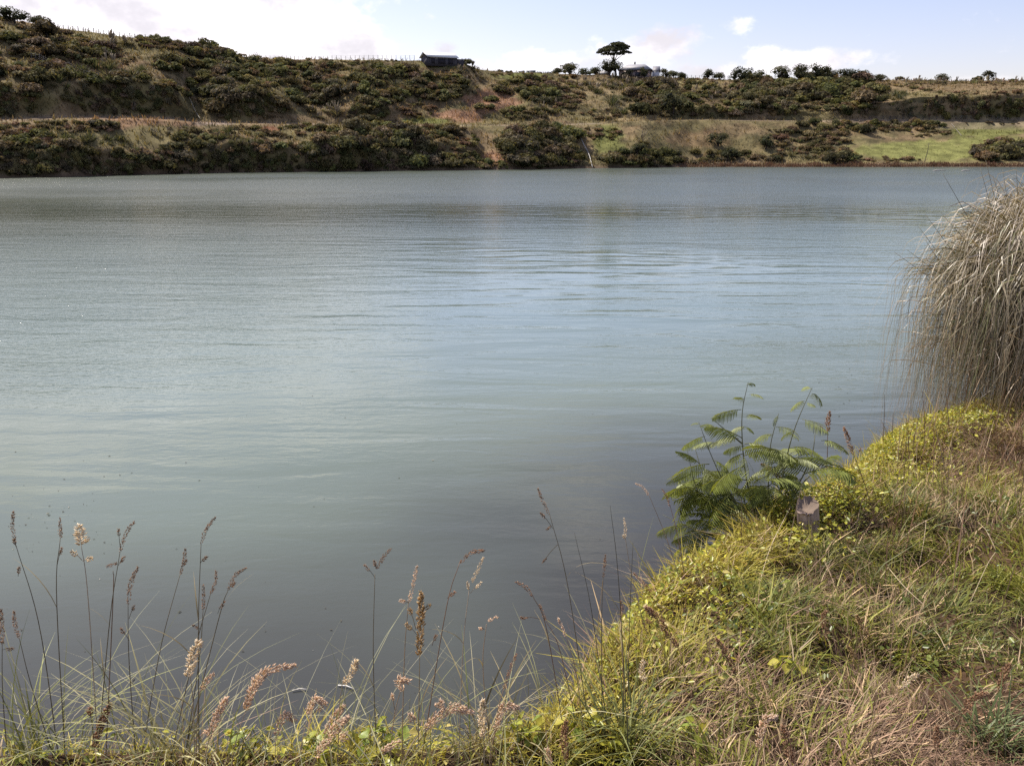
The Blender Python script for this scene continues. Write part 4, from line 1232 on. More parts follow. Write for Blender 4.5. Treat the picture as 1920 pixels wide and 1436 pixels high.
# dense green sward
P_, px, py, d = scatter(640000, XR, YR, -1.0, 3.2, lambda px, py, d, x, y: np.clip(1.25 - dry(px, py, x, y), .3, 1) * np.clip(.55 + .45 * clump(x, y), 0, 1) * np.where(px < 900, .34, 1))
n = len(P_)
f = dry(px, py, P_[:, 0], P_[:, 1])
crest = 1 - sstep(d, .02, .38)
g = sstep(fbm(P_[:, 0] * 2.1, P_[:, 1] * 2.1 + 30, 3), -.5, .7)
c = mixc(np.broadcast_to(G_GRN, (n, 3)), G_DK, np.clip(g * 1.1, 0, 1))
c = mixc(c, G_YEL, np.clip(crest * .6 + .35 * rng.random(n), 0, 1))
c = mixc(c, S_PALE * .8, np.where(rng.random(n) < .05 + .36 * f, 1, 0))
c *= (.45 + .9 * rng.random((n, 1)))
cl_ = clump(P_[:, 0], P_[:, 1])
L_ = (.045 + .085 * rng.random(n) ** 1.4) * (.55 + .9 * cl_) * (1 + .8 * rng.random(n) * (rng.random(n) < .12))
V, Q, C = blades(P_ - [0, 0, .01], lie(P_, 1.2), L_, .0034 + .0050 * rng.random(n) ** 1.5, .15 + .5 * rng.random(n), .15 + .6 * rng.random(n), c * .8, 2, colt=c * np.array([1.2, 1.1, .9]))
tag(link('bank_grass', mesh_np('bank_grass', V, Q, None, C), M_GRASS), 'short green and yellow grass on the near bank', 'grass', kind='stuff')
print('grass', n)
# dead matted straw
P_, px, py, d = scatter(460000, XR, YR, -.3, 3.2, lambda px, py, d, x, y: np.clip(.13 + .8 * dry(px, py, x, y) ** 1.3, 0, 1) * np.clip(.35 + .65 * clump(x, y, 4.0), 0, 1) * np.where(px < 900, .3, 1))
n = len(P_)
c = mixc(np.broadcast_to(S_PINK, (n, 3)), S_PALE, rng.random(n) ** 3)
c = mixc(c, S_BRN, (rng.random(n) < .45) * .9)
c *= (.35 + .75 * rng.random((n, 1)))
V, Q, C = blades(P_ - [0, 0, .005], lie(P_, .9), (.05 + .15 * rng.random(n)) * (.6 + .7 * clump(P_[:, 0], P_[:, 1], 4.0)), .0016 + .0030 * rng.random(n) ** 2, .35 + .6 * rng.random(n), .1 + .6 * rng.random(n), c, 2)
tag(link('dead_straw', mesh_np('dead_straw', V, Q, None, C), M_STRAW), 'matted pinkish dead straw at the lower right', 'straw', kind='stuff')
print('straw', n)


def leaves_flat(P_, size, c, tiltz=.6, aspect=.55):
    """pointed oval leaves: a folded diamond of two triangles pairs each"""
    n = len(P_)
    az_ = rng.random(n) * 6.28
    up = np.stack([rng.normal(0, tiltz, n), rng.normal(0, tiltz, n), np.ones(n)], -1); up /= np.linalg.norm(up, axis=1)[:, None]
    a = np.stack([np.cos(az_), np.sin(az_), 0 * az_], -1)
    a = a - (a * up).sum(1)[:, None] * up; a /= np.linalg.norm(a, axis=1)[:, None]
    b = np.cross(up, a)
    s_ = size[:, None]
    V = np.stack([P_ - a * s_ * .5, P_ - a * s_ * .12 - b * s_ * aspect * .5 + up * s_ * .10, P_ + a * s_ * .22 - b * s_ * aspect * .42 + up * s_ * .09, P_ + a * s_ * .55 - up * s_ * .10,
                  P_ + a * s_ * .22 + b * s_ * aspect * .42 + up * s_ * .09, P_ - a * s_ * .12 + b * s_ * aspect * .5 + up * s_ * .10], 1).reshape(-1, 3)
    base = (np.arange(n) * 6)[:, None]
    Q = np.concatenate([base + np.array([0, 1, 2, 3]), base + np.array([0, 3, 4, 5])])
    return V, Q, np.repeat(c, 6, 0)


# yellow-green creeping ground cover along the crest
P_, px, py, d = scatter(520000, XR, YR, -.75, .75, lambda px, py, d, x, y: np.clip((1 - sstep(d, .05, .5)) * (.25 + .75 * sstep(fbm(x * 1.9, y * 1.9 + 11, 3), -.35, .35)), 0, 1) * np.where(px < 1120, .13, np.where(px > 1480, 1.0, .7)))
n = len(P_)
# a mat of it hugs the stump
sp_ = bhit(1525, 985)
ex = np.stack([sp_[0] + .02 + rng.normal(0, .16, 700), sp_[1] + .06 + np.abs(rng.normal(0, .11, 700)), np.zeros(700)], -1)
ex[:, 2] = bank_z(ex[:, 0], ex[:, 1]) + .05 * rng.random(700)
P_ = np.concatenate([P_, ex]); n = len(P_)
P_[:, 2] += .02 + .07 * rng.random(n)
c = mixc(np.broadcast_to(np.array([.46, .43, .055]), (n, 3)), np.array([.22, .26, .045]), rng.random(n) ** .9)
c = mixc(c, np.array([.50, .42, .14]), (rng.random(n) < .12) * 1.0) * (.75 + .5 * rng.random((n, 1)))
V, Q, C = leaves_flat(P_, .010 + .024 * rng.random(n) ** 1.6, c, .6)
tag(link('creeping_ground_cover', mesh_np('creeping_ground_cover', V, Q, None, C), M_LEAF), 'yellow green creeping ground cover along the bank crest', 'ground cover', kind='stuff')
print('cover', n)
# darker broad leaves in patches
P_, px, py, d = scatter(120000, XR, YR, .1, 2.6, lambda px, py, d, x, y: np.clip(sstep(fbm(x * 2.3 + 70, y * 2.3, 3), .15, .7) * (1 - .75 * dry(px, py, x, y)), 0, 1) * np.where(px < 1000, .3, .62))
n = len(P_)
P_[:, 2] += .01 + .08 * rng.random(n)
c = mixc(np.broadcast_to(np.array([.10, .135, .030]), (n, 3)), np.array([.24, .26, .07]), rng.random(n) ** 1.5) * (.75 + .5 * rng.random((n, 1)))
V, Q, C = leaves_flat(P_, .010 + .018 * rng.random(n) ** 1.5, c, .7, .65)
tag(link('broadleaf_weeds', mesh_np('broadleaf_weeds', V, Q, None, C), M_LEAF), 'patches of small broad green leaves in the bank grass', 'weeds', kind='stuff')
# thin upright dead stems at the right
P_, px, py, d = scatter(9000, XR, YR, -.1, 3.0, lambda px, py, d, x, y: np.clip(.02 + sstep(px, 1560, 1720) * (1 - sstep(py, 1000, 1150)) * .8 + .16 * dry(px, py, x, y), 0, 1) * (px > 1050) * .8)
n = len(P_)
c = mixc(np.broadcast_to(np.array([.17, .095, .055]), (n, 3)), np.array([.42, .32, .20]), rng.random(n) ** 2.5)
V, Q, C = blades(P_, rng.random(n) * 6.28, .18 + .28 * rng.random(n), .0025 + .002 * rng.random(n), .35 * rng.random(n), .15 * rng.random(n), c, 3, tipw=.5)
tag(link('dead_stems', mesh_np('dead_stems', V, Q, None, C), M_STRAW), 'thin upright brown dead stems on the right bank', 'stems', kind='stuff')
# long arching grass along the front edge
P_, px, py, d = scatter(26000, (-3.0, 1.2), (1.2, 3.0), -.35, .5, lambda px, py, d, x, y: np.clip((1 - sstep(px, 900, 1250)) * (.5 + .5 * sstep(fbm(x * 3, y * 3, 2), -.3, .5)), 0, 1) * .17)
n = len(P_)
c = mixc(np.broadcast_to(np.array([.20, .22, .07]), (n, 3)), np.array([.46, .42, .26]), rng.random(n) ** 1.2) * (.6 + .6 * rng.random((n, 1)))
V, Q, C = blades(P_, rng.random(n) * 6.28, .16 + .36 * rng.random(n) ** 1.7, .0016 + .0032 * rng.random(n) ** 2, .5 * rng.random(n), .2 + .6 * rng.random(n), c, 6)
tag(link('arching_grass', mesh_np('arching_grass', V, Q, None, C), M_GRASS), 'long arching grass blades along the front edge of the bank', 'grass', kind='stuff')

# ------------------------------------------------------------------ seed stalks
def grain(n):
    """spindle grains: octahedra stretched along z"""
    V = np.array([[0, 0, 0], [.5, 0, .45], [0, .5, .45], [-.5, 0, .45], [0, -.5, .45], [0, 0, 1]], float)
    T = np.array([[0, 2, 1], [0, 3, 2], [0, 4, 3], [0, 1, 4], [5, 1, 2], [5, 2, 3], [5, 3, 4], [5, 4, 1]])
    return V, T


GV, GT = grain(1)


def head_mesh(mb, P_, fat, col0, col1, dens=1.0, loose=0.0):
    """panicle of packed spikelets along a curve P_ (base to tip)"""
    Ls = np.linalg.norm(np.diff(P_, axis=0), axis=1).sum()
    fat = fat * (1.15 if fat < .0068 else 1.4)
    n = int(max(60, Ls / .0006) * dens)
    u = np.sort(rng.random(n))
    seg = u * (len(P_) - 1); k = np.minimum(seg.astype(int), len(P_) - 2); fr = (seg - k)[:, None]
    C_ = P_[k] * (1 - fr) + P_[k + 1] * fr
    T_ = P_[k + 1] - P_[k]; T_ /= np.linalg.norm(T_, axis=1)[:, None] + 1e-9
    lumps = 1 + .28 * np.sin(u * Ls / .011 * 6.28 + rng.random() * 6)
    prof = fat * (np.sin(np.clip(u * 1.05 + .12, 0, 1.12) / 1.12 * math.pi) ** .6) * lumps
    o = rng.normal(0, 1, (n, 3)); o -= (o * T_).sum(1)[:, None] * T_; o /= np.linalg.norm(o, axis=1)[:, None]
    root = C_ + o * (prof * (.15 + .45 * rng.random(n)))[:, None]
    dr = T_ * (1.0 - loose) + o * (.45 + .5 * rng.random(n) + loose)[:, None]; dr /= np.linalg.norm(dr, axis=1)[:, None]
    ln = (.0060 + .0045 * rng.random(n)) * (1 + .3 * loose) * min(1.35, max(.7, fat / .009))
    wd = ln * (.20 + .10 * rng.random(n))
    a = np.cross(dr, o + 1e-3); a /= np.linalg.norm(a, axis=1)[:, None]; b = np.cross(dr, a)
    V = root[:, None] + wd[:, None, None] * (GV[None, :, :1] * a[:, None] + GV[None, :, 1:2] * b[:, None]) + ln[:, None, None] * GV[None, :, 2:] * dr[:, None]
    T = (np.arange(n) * 6)[:, None, None] + GT[None]
    c = np.asarray(col0) + (np.asarray(col1) - col0) * (rng.random(n) ** 1.4)[:, None]
    mb.add(V.reshape(-1, 3), None, T.reshape(-1, 3), np.repeat(c, 6, 0))


SEEDC = {'D': ((.20, .125, .080), (.48, .33, .22)), 'P': ((.58, .43, .33), (.88, .75, .63)), 'G': ((.34, .23, .10), (.62, .47, .27)), 'B': ((.24, .135, .080), (.54, .36, .23)), 'W': ((.60, .50, .38), (.90, .82, .70))}
STEMC = {'D': (.12, .095, .055), 'P': (.30, .21, .13), 'G': (.22, .16, .08), 'B': (.17, .10, .06), 'W': (.32, .25, .17)}
# colour, fatness (mm), stem pixels from head base to root, head pixels from tip to base, side clusters (attach, end), label
STALKS = [
    ('D', 5, [(28, 1016), (75, 1180), (112, 1440)], [(25, 960), (23, 985), (28, 1018)], [((34, 1080), (36, 1064)), ((30, 1025), (26, 1012))], 'tall dark seed stalk leaning left, leftmost of the tall ones'),
    ('D', 5, [(113, 1008), (106, 1120), (122, 1440)], [(112, 972), (114, 1009)], [((107, 1060), (116, 1028))], 'upright dark seed stalk, second tall one from the left'),
    ('W', 9, [(152, 1020), (165, 1120), (185, 1440)], [(149, 986), (152, 1022)], [((154, 1050), (134, 1034)), ((155, 1052), (172, 1046)), ((152, 1020), (164, 1012))], 'stalk with fluffy cream flowering head among dark ones'),
    ('D', 5, [(225, 1034), (205, 1170), (178, 1440)], [(252, 978), (236, 1000), (225, 1037)], [((226, 1032), (222, 992)), ((222, 1060), (233, 1044))], 'dark stalk with a forked double seed head'),
    ('B', 4, [(212, 1070), (212, 1120), (195, 1440)], [(218, 1056), (198, 1062)], [], 'short pale tufted stalk below the forked dark head'),
    ('D', 6, [(240, 1130), (242, 1240), (255, 1440)], [(258, 1064), (246, 1090), (240, 1134)], [((242, 1160), (252, 1136)), ((242, 1200), (226, 1178))], 'dark stalk with long curved head and bent side twig'),
    ('D', 5, [(377, 1018), (372, 1180), (372, 1440)], [(403, 971), (388, 990), (377, 1020)], [((376, 1055), (388, 1044))], 'tall dark stalk with head curving right over the water'),
    ('D', 5, [(338, 1075), (300, 1220), (258, 1440)], [(347, 1030), (345, 1050), (338, 1077)], [((340, 1066), (350, 1050))], 'thin dark stalk leaning right with short knobbly head'),
    ('D', 4.5, [(395, 1112), (365, 1220), (312, 1440)], [(405, 1071), (404, 1090), (395, 1114)], [], 'thin dark stalk behind the tall curved one, with upright head'),
    ('D', 4, [(381, 1140), (373, 1240), (340, 1440)], [(381, 1096), (382, 1118), (381, 1143)], [((376, 1180), (362, 1172))], 'slim dark stalk with narrow head beside the tall curved one'),
    ('D', 5.5, [(428, 1105), (410, 1160), (335, 1440)], [(461, 1065), (440, 1080), (427, 1107)], [((428, 1104), (440, 1092)), ((408, 1150), (420, 1128))], 'dark stalk with drooping head, rightmost of the left group'),
    ('D', 6, [(4, 1205), (5, 1300), (14, 1440)], [(2, 1143), (4, 1175), (4, 1208)], [((5, 1218), (24, 1216))], 'brown seed head at the extreme left edge'),
    ('D', 5, [(36, 1196), (60, 1290), (108, 1440)], [(26, 1147), (28, 1170), (37, 1198)], [], 'short dark stalk leaning left near the left edge'),
    ('W', 9, [(356, 1262), (362, 1320), (365, 1450)], [(373, 1203), (362, 1230), (352, 1268)], [], 'cream feathery seed head below the dark stalks'),
    ('P', 7, [(376, 1292), (370, 1340), (366, 1450)], [(400, 1264), (388, 1276), (376, 1294)], [], 'small pink seed head right of the cream feathery one'),
    ('P', 13, [(462, 1328), (440, 1400), (425, 1500)], [(552, 1247), (500, 1258), (475, 1290), (460, 1332)], [], 'fat pink seed head bending right, largest of the left foreground'),
    ('P', 9, [(392, 1382), (386, 1420), (380, 1500)], [(424, 1310), (408, 1340), (390, 1386)], [((398, 1365), (384, 1372))], 'pink seed head with pale tip above the bottom edge'),
    ('B', 10, [(176, 1400), (182, 1430), (186, 1500)], [(206, 1322), (188, 1360), (174, 1406)], [((178, 1395), (168, 1330)), ((180, 1400), (190, 1352))], 'shaggy brown seed head close to the bottom left'),
    ('P', 9, [(517, 1376), (516, 1410), (512, 1500)], [(552, 1350), (533, 1340), (516, 1380)], [], 'hooked pink seed head on a short stem'),
    ('P', 9, [(575, 1352), (565, 1400), (555, 1500)], [(610, 1318), (590, 1312), (577, 1340)], [((585, 1340), (604, 1326))], 'pink seed head with two lumps nodding right'),
    ('P', 11, [(612, 1374), (590, 1430), (575, 1500)], [(643, 1324), (628, 1345), (610, 1378)], [], 'upright fat pink seed head left of centre bottom'),
    ('P', 12, [(596, 1412), (580, 1450), (570, 1510)], [(652, 1346), (625, 1370), (592, 1418)], [((610, 1398), (650, 1378))], 'wide pink seed head at the bottom below the upright fat one'),
    ('W', 8, [(643, 1278), (636, 1330), (632, 1460)], [(668, 1240), (662, 1256), (644, 1284)], [], 'round topped cream seed head on a thin stem'),
    ('D', 5, [(703, 1076), (700, 1240), (708, 1460)], [(732, 1029), (718, 1046), (706, 1068)], [((704, 1084), (684, 1060)), ((705, 1066), (702, 1052))], 'thin straight stalk with three branched pale heads'),
    ('P', 5, [(766, 1128), (758, 1240), (752, 1460)], [(782, 1062), (776, 1090), (767, 1130)], [((766, 1130), (750, 1126))], 'pink pointed seed head rising above the golden plume'),
    ('G', 9, [(787, 1222), (786, 1300), (782, 1470)], [(790, 1112), (789, 1165), (785, 1230)], [((780, 1180), (768, 1140)), ((788, 1150), (806, 1134)), ((782, 1190), (762, 1170))], 'golden bushy plume in the middle of the foreground'),
    ('B', 6, [(862, 1054), (835, 1150), (782, 1460)], [(907, 1032), (884, 1036), (861, 1056)], [((838, 1122), (853, 1110)), ((810, 1210), (818, 1190))], 'red brown seed head nodding right on a slanting stalk'),
    ('W', 5, [(880, 1102), (868, 1220), (858, 1460)], [(906, 1046), (894, 1072), (884, 1092)], [((880, 1110), (876, 1092)), ((882, 1112), (902, 1092))], 'slim white branched head right of the red brown one'),
    ('P', 4, [(912, 1170), (906, 1260), (925, 1450)], [(932, 1156), (914, 1164)], [((908, 1180), (900, 1178))], 'tiny pale tuft on bent grass near the bank curve'),
    ('B', 5, [(945, 1290), (932, 1340), (915, 1470)], [(968, 1227), (956, 1256), (945, 1292)], [], 'brown curved seed head by the dark water corner'),
    ('P', 13, [(795, 1362), (760, 1420), (735, 1510)], [(884, 1335), (845, 1328), (795, 1366)], [((800, 1360), (828, 1316)), ((785, 1376), (770, 1340))], 'fat pink seed head lying to the right at bottom centre'),
    ('W', 8, [(906, 1378), (908, 1410), (908, 1500)], [(906, 1313), (903, 1345), (906, 1382)], [], 'upright cream spike at bottom centre right'),
    ('P', 9, [(930, 1366), (920, 1410), (912, 1500)], [(971, 1326), (945, 1326), (928, 1370)], [((924, 1395), (935, 1352))], 'hooked pink seed head right of the cream spike'),
    ('P', 8, [(752, 1290), (738, 1350), (728, 1460)], [(768, 1276), (748, 1274), (756, 1296)], [((740, 1330), (735, 1302))], 'knobbly pink head on a thin stem left of the golden plume'),
    ('P', 8, [(715, 1400), (705, 1440), (700, 1500)], [(748, 1390), (732, 1400), (714, 1412)], [], 'pale pink head lying low at the bottom, left of centre'),
    ('D', 5, [(1030, 962), (1065, 1100), (1108, 1380)], [(1009, 917), (1018, 940), (1030, 965)], [((1036, 990), (1014, 962)), ((1046, 1020), (1018, 1054)), ((1034, 985), (1026, 992))], 'tallest dark stalk beside the bank, leaning left'),
    ('B', 4.5, [(998, 1115), (1025, 1180), (1062, 1390)], [(968, 1091), (985, 1100), (999, 1118)], [((1012, 1160), (976, 1158))], 'brown stalk nodding left over the dark water'),
    ('B', 3.5, [(1022, 1160), (1050, 1220), (1090, 1390)], [(1012, 1134), (1017, 1146), (1024, 1164)], [], 'short brown head just right of the nodding brown stalk'),
    ('P', 3.5, [(1060, 1190), (1080, 1260), (1100, 1400)], [(1047, 1160), (1054, 1175), (1061, 1194)], [], 'thin pale head between the nodding stalk and bare stems'),
    (None, 0, [(1077, 998), (1110, 1150), (1145, 1400)], [], [], 'bare dark stem, left one of three without heads'),
    (None, 0, [(1144, 947), (1160, 1090), (1178, 1380)], [], [], 'bare dark stem, tallest of three without heads'),
    (None, 0, [(1187, 1016), (1180, 1180), (1176, 1440)], [], [], 'bare dark stem, right one of three without heads'),
    ('D', 4, [(1131, 1080), (1128, 1180), (1130, 1390)], [(1135, 1041), (1134, 1060), (1131, 1083)], [], 'slim dark head between the bare stems'),
    ('B', 5, [(1164, 1160), (1168, 1240), (1172, 1390)], [(1164, 1128), (1166, 1145), (1163, 1164)], [], 'short brown head low beside the tallest bare stem'),
    ('B', 5, [(1228, 1116), (1240, 1150), (1262, 1230)], [(1188, 1075), (1208, 1095), (1230, 1120)], [], 'brown head leaning left at the bank edge by the bare stems'),
    ('B', 9, [(1268, 1206), (1280, 1240), (1290, 1290)], [(1212, 1139), (1235, 1160), (1272, 1214)], [((1256, 1190), (1212, 1162))], 'large brown drooping head on the bank edge'),
    ('P', 3.5, [(1216, 926), (1250, 1010), (1285, 1110)], [(1193, 907), (1205, 913), (1216, 928)], [], 'small pale head left of the feathery sapling'),
    ('B', 3.5, [(1256, 946), (1272, 1010), (1288, 1100)], [(1241, 917), (1250, 930), (1256, 950)], [], 'small brown head touching the left fronds of the sapling'),
    ('W', 4, [(1172, 1006), (1185, 1080), (1215, 1190)], [(1170, 971), (1173, 990), (1172, 1008)], [((1173, 1012), (1168, 1004))], 'small white head hanging over the water left of the sapling'),
    ('G', 7, [(1478, 914), (1500, 945), (1520, 985)], [(1428, 870), (1452, 886), (1482, 918)], [((1476, 910), (1452, 885))], 'pale straw head crossing in front of the sapling'),
    ('B', 6, [(1552, 805), (1551, 860), (1548, 930)], [(1556, 773), (1552, 790), (1553, 810)], [((1550, 812), (1538, 798))], 'pink topped head standing above the right of the sapling'),
    ('B', 5, [(1600, 850), (1622, 910), (1655, 1010)], [(1583, 803), (1590, 822), (1600, 853)], [((1606, 862), (1614, 840))], 'dark head leaning left between sapling and right bank'),
    ('W', 8, [(1207, 1276), (1200, 1310), (1190, 1370)], [(1206, 1241), (1204, 1258), (1207, 1278)], [], 'white knobbed head on the bank below the drooping brown head'),
    ('B', 8, [(1378, 1258), (1384, 1290), (1388, 1330)], [(1344, 1198), (1360, 1222), (1380, 1262)], [((1382, 1262), (1384, 1232))], 'brown shaggy head in the middle of the bank grass'),
    ('G', 7, [(1632, 1198), (1640, 1230), (1645, 1270)], [(1606, 1154), (1616, 1172), (1634, 1202)], [], 'straw coloured head over the dark hollow in the bank'),
    ('G', 7, [(1604, 1242), (1612, 1270), (1620, 1310)], [(1590, 1212), (1598, 1226), (1606, 1246)], [], 'straw coloured head below the dark hollow'),
    ('W', 7, [(1690, 1290), (1676, 1310), (1655, 1350)], [(1720, 1264), (1704, 1276), (1686, 1292)], [], 'cream head leaning right on the bank slope'),
    ('B', 8, [(1872, 1300), (1868, 1330), (1864, 1380)], [(1893, 1245), (1882, 1270), (1872, 1304)], [], 'brown head at the far right of the bank'),
    ('B', 9, [(1806, 1334), (1795, 1360), (1785, 1400)], [(1848, 1300), (1828, 1308), (1802, 1338)], [], 'russet head lying right, beside the right edge tuft'),
    ('P', 9, [(1424, 1396), (1418, 1430), (1412, 1490)], [(1454, 1344), (1432, 1352), (1422, 1400)], [], 'hooked cream head at the bottom of the bank'),
    ('B', 10, [(1482, 1420), (1484, 1450), (1484, 1490)], [(1468, 1362), (1476, 1390), (1484, 1428)], [], 'brown upright head beside the hooked cream head'),
    ('B', 9, [(1060, 1420), (1064, 1450), (1066, 1500)], [(1062, 1352), (1058, 1385), (1062, 1426)], [], 'brown thick spike at the bottom where bank and water meet'),
    ('P', 8, [(1030, 1428), (1034, 1450), (1036, 1500)], [(1026, 1405), (1028, 1416), (1031, 1432)], [], 'pale tip of a seed head at the bottom edge by the brown spike'),
    ('B', 8, [(1756, 1400), (1757, 1430), (1758, 1480)], [(1757, 1362), (1756, 1380), (1757, 1408)], [], 'short brown spike near the bottom right'),
    ('B', 7, [(1545, 1170), (1548, 1200), (1550, 1240)], [(1548, 1146), (1543, 1160), (1545, 1180)], [], 'small brown spike left of the dark hollow'),
]


def px_line(pts, r0, r1):
    rs = np.linspace(r0, r1, len(pts))
    return np.array([px_to(np.float64(a), np.float64(b), q) for (a, b), q in zip(pts, rs)])


for (cl, fat, st, hd, sides, lb) in STALKS:
    ra = bhit(*st[-1])
    if ra is None:
        ra = bhit(st[-1][0], 1460)
    if ra is None: continue
    r_root = math.hypot(ra[0], ra[1])
    r_top = r_root + random.uniform(-.06, .12)
    pts = px_line(st, r_top, r_root)
    pts[-1] = ra - np.array([0, 0, .02])
    o = empty('seed_stalk', ra, lb, 'seed stalk', 'seed stalks on the near bank')
    k_ = r_root / 2.2
    C_ = spline(pts[::-1], 14)
    sc_ = STEMC.get(cl, (.075, .068, .045))
    mb = MB(); mb.tube(C_ - ra, np.linspace(.0016, .0008 if cl else .0005, 14) * max(1, k_ * .85), 5, sc_); mb.build('stem', M_STEM, o, True)
    if cl:
        hp = spline(px_line(hd, r_top + .01 * random.uniform(-1, 1), r_top)[::-1], 10)
        mb = MB(); head_mesh(mb, hp - ra, fat * .001 * max(1, k_), *SEEDC[cl], dens=.8 + fat * .06, loose=.35 if cl == 'W' and fat > 8 else 0)
        mb.build('seed_head', M_SEED, o)
        for (a, b) in sides:
            q0, q1 = px_line([a, b], r_top, r_top + random.uniform(-.02, .02))
            mid_ = (q0 + q1) / 2 + np.array([0, 0, .004])
            mb = MB()
            mb.tube(spline([q0 - ra, mid_ - ra, q1 - ra], 5), .0007, 4, sc_)
            ax = q1 - q0; L0 = np.linalg.norm(ax)
            tl = min(.022, L0 * .75)
            head_mesh(mb, spline([q1 - ax / L0 * tl - ra, q1 - ra], 4), max(3.0, fat * .75) * .001, *SEEDC[cl], dens=.8)
            mb.build('side_spikelet', M_SEED, o)
    # one or two narrow leaves sheathing the stem
    if random.random() < .55 and st[-1][1] > 1300:
        j0 = random.randint(4, 7); b0 = C_[j0]; a_ = random.random() * 6.28
        Ll = random.uniform(.08, .2)
        V, Q, C2 = blades((b0 - ra)[None], np.array([a_]), np.array([Ll]), np.array([.0035]), np.array([.4]), np.array([.55]), np.array([[.26, .21, .11]]), 6)
        link('leaf_blade', mesh_np('leaf_blade', V, Q, None, C2), M_GRASS, o)

# ------------------------------------------------------------------ dry bent stems lying over the bank grass
for pts, w, lb in [([(1412, 1150), (1440, 1060), (1478, 985)], 3.4, 'pale straw stalk slanting across the left bank crest'), ([(1445, 1060), (1446, 1010), (1447, 952)], 2.2, 'upright pale straw at the crest left of the stump'),
                   ([(1664, 1075), (1690, 1130), (1725, 1175)], 3.2, 'long white straw slanting down the middle of the bank'), ([(1866, 1044), (1845, 1090), (1812, 1170)], 2.4, 'bent straw at the right of the bank, lower half'), ([(1866, 1044), (1845, 1025), (1828, 1015)], 2.2, 'bent straw at the right of the bank, short upper half'),
                   ([(1575, 1155), (1620, 1153), (1660, 1158)], 2.2, 'straw lying level above the dark hollow'), ([(1722, 1070), (1728, 1040), (1731, 1010)], 2.4, 'short upright straw in the upper bank'), ([(1720, 1170), (1750, 1220), (1765, 1260)], 3.0, 'knotted pale straw at the middle right'),
                   ([(1824, 1205), (1832, 1250), (1838, 1290)], 2.0, 'thin white straw near the russet head'), ([(1390, 1130), (1480, 1170), (1560, 1205)], 1.8, 'fine straw running down from the left crest'), ([(1620, 1262), (1640, 1310), (1652, 1350)], 2.0, 'straw slanting beside the cream bank head'),
                   ([(1480, 1310), (1540, 1350), (1600, 1375)], 2.2, 'straw lying across the bottom of the dry patch'), ([(1546, 1395), (1560, 1430), (1570, 1460)], 3.0, 'white straw at the bottom edge of the bank')]:
    Pp = [bhit(a, b) for a, b in pts]
    if any(q is None for q in Pp): continue
    Pp = np.array(Pp) + np.array([[0, 0, .03], [0, 0, .08], [0, 0, .10]])
    mb = MB(); mb.tube(spline(Pp, 8) - Pp[0], np.linspace(w, w * .6, 8) * .00055, 5, (.54, .43, .29)); tag(mb.build('dry_stem', M_STRAW, None, True, Pp[0]), lb, 'straw')

# ------------------------------------------------------------------ stump
P_ = bhit(1520, 1000)
rs_ = math.hypot(P_[0], P_[1])
stump = empty('tree_stump', P_, 'weathered grey stump among the yellow creeper', 'stump')
mb = MB()
nr, ns = 12, 40
rad0 = 19 * rs_ / FPX
V, cb = [], []
ridge = [random.gauss(0, 1) for _ in range(ns)]
for a in range(nr):
    tt = a / (nr - 1)
    for b in range(ns):
        q = b / ns * 6.283
        fis = ridge[b] * .7 + .4 * math.sin(9 * tt + b)
        rr = rad0 * (1.18 - .30 * tt + .16 * tt ** 4 + .08 * math.sin(2 * q + 1) + .06 * math.sin(5 * q + tt * 3) + .045 * fis)
        V.append((rr * math.cos(q) - .035 * tt, rr * math.sin(q), -.08 + tt * .235 + (.03 * math.sin(q + .5) + .005 * ridge[b] if a == nr - 1 else 0)))
        cb.append(np.array([.56, .41, .32]) * (.66 + .22 * max(-1, min(1.4, fis)) + .18 * random.random()))
Q = [[a * ns + b, a * ns + (b + 1) % ns, (a + 1) * ns + (b + 1) % ns, (a + 1) * ns + b] for a in range(nr - 1) for b in range(ns)]
mb.add(V, Q, None, np.array(cb)); mb.build('bark', M_WOOD, stump)
mb = MB(); top = np.array(V[-ns:]); cen = top.mean(0) - [0, 0, .03]
mb.add(np.concatenate([top * [.985, .985, 1], [cen]]), None, [[b, (b + 1) % ns, ns] for b in range(ns)], (.20, .15, .115)); mb.build('cut_top', M_WOOD, stump)

# ------------------------------------------------------------------ feathery sapling growing below the crest
def frond_mesh(name, pairs=15, droop=.35, curl=.25):
    mb = MB()
    def ax(t): return np.array([t * (1 - .10 * t), 0, .30 * t * (1 - t) - droop * t * t * .5])
    mb.tube([ax(t) for t in np.linspace(0, 1, 7)], np.linspace(.012, .005, 7), 4, (.15, .16, .06))
    for k in range(pairs):
        t = .12 + .86 * k / (pairs - 1)
        ln = .34 * (math.sin(min(1, (t + .05)) * math.pi * .82 + .28) ** .8)
        for s_ in (-1, 1):
            b = ax(t)
            e = b + np.array([.42, .74 * s_, -.52 - curl * random.random()]) * ln * random.uniform(.9, 1.08)
            m_ = (b + e) / 2 + np.array([.02, 0, .10 * ln])
            wv = np.array([.018, .0, .006])
            V = [b - wv * .6, b + wv * .6, m_ + wv, m_ - wv, e + wv * .25, e - wv * .25]
            cc = np.array([.145, .170, .042]) * random.uniform(.75, 1.35) + np.array([.03, .03, 0]) * t
            mb.add(V, [[0, 1, 2, 3], [3, 2, 4, 5]], None, cc)
    return mb.mesh(name)


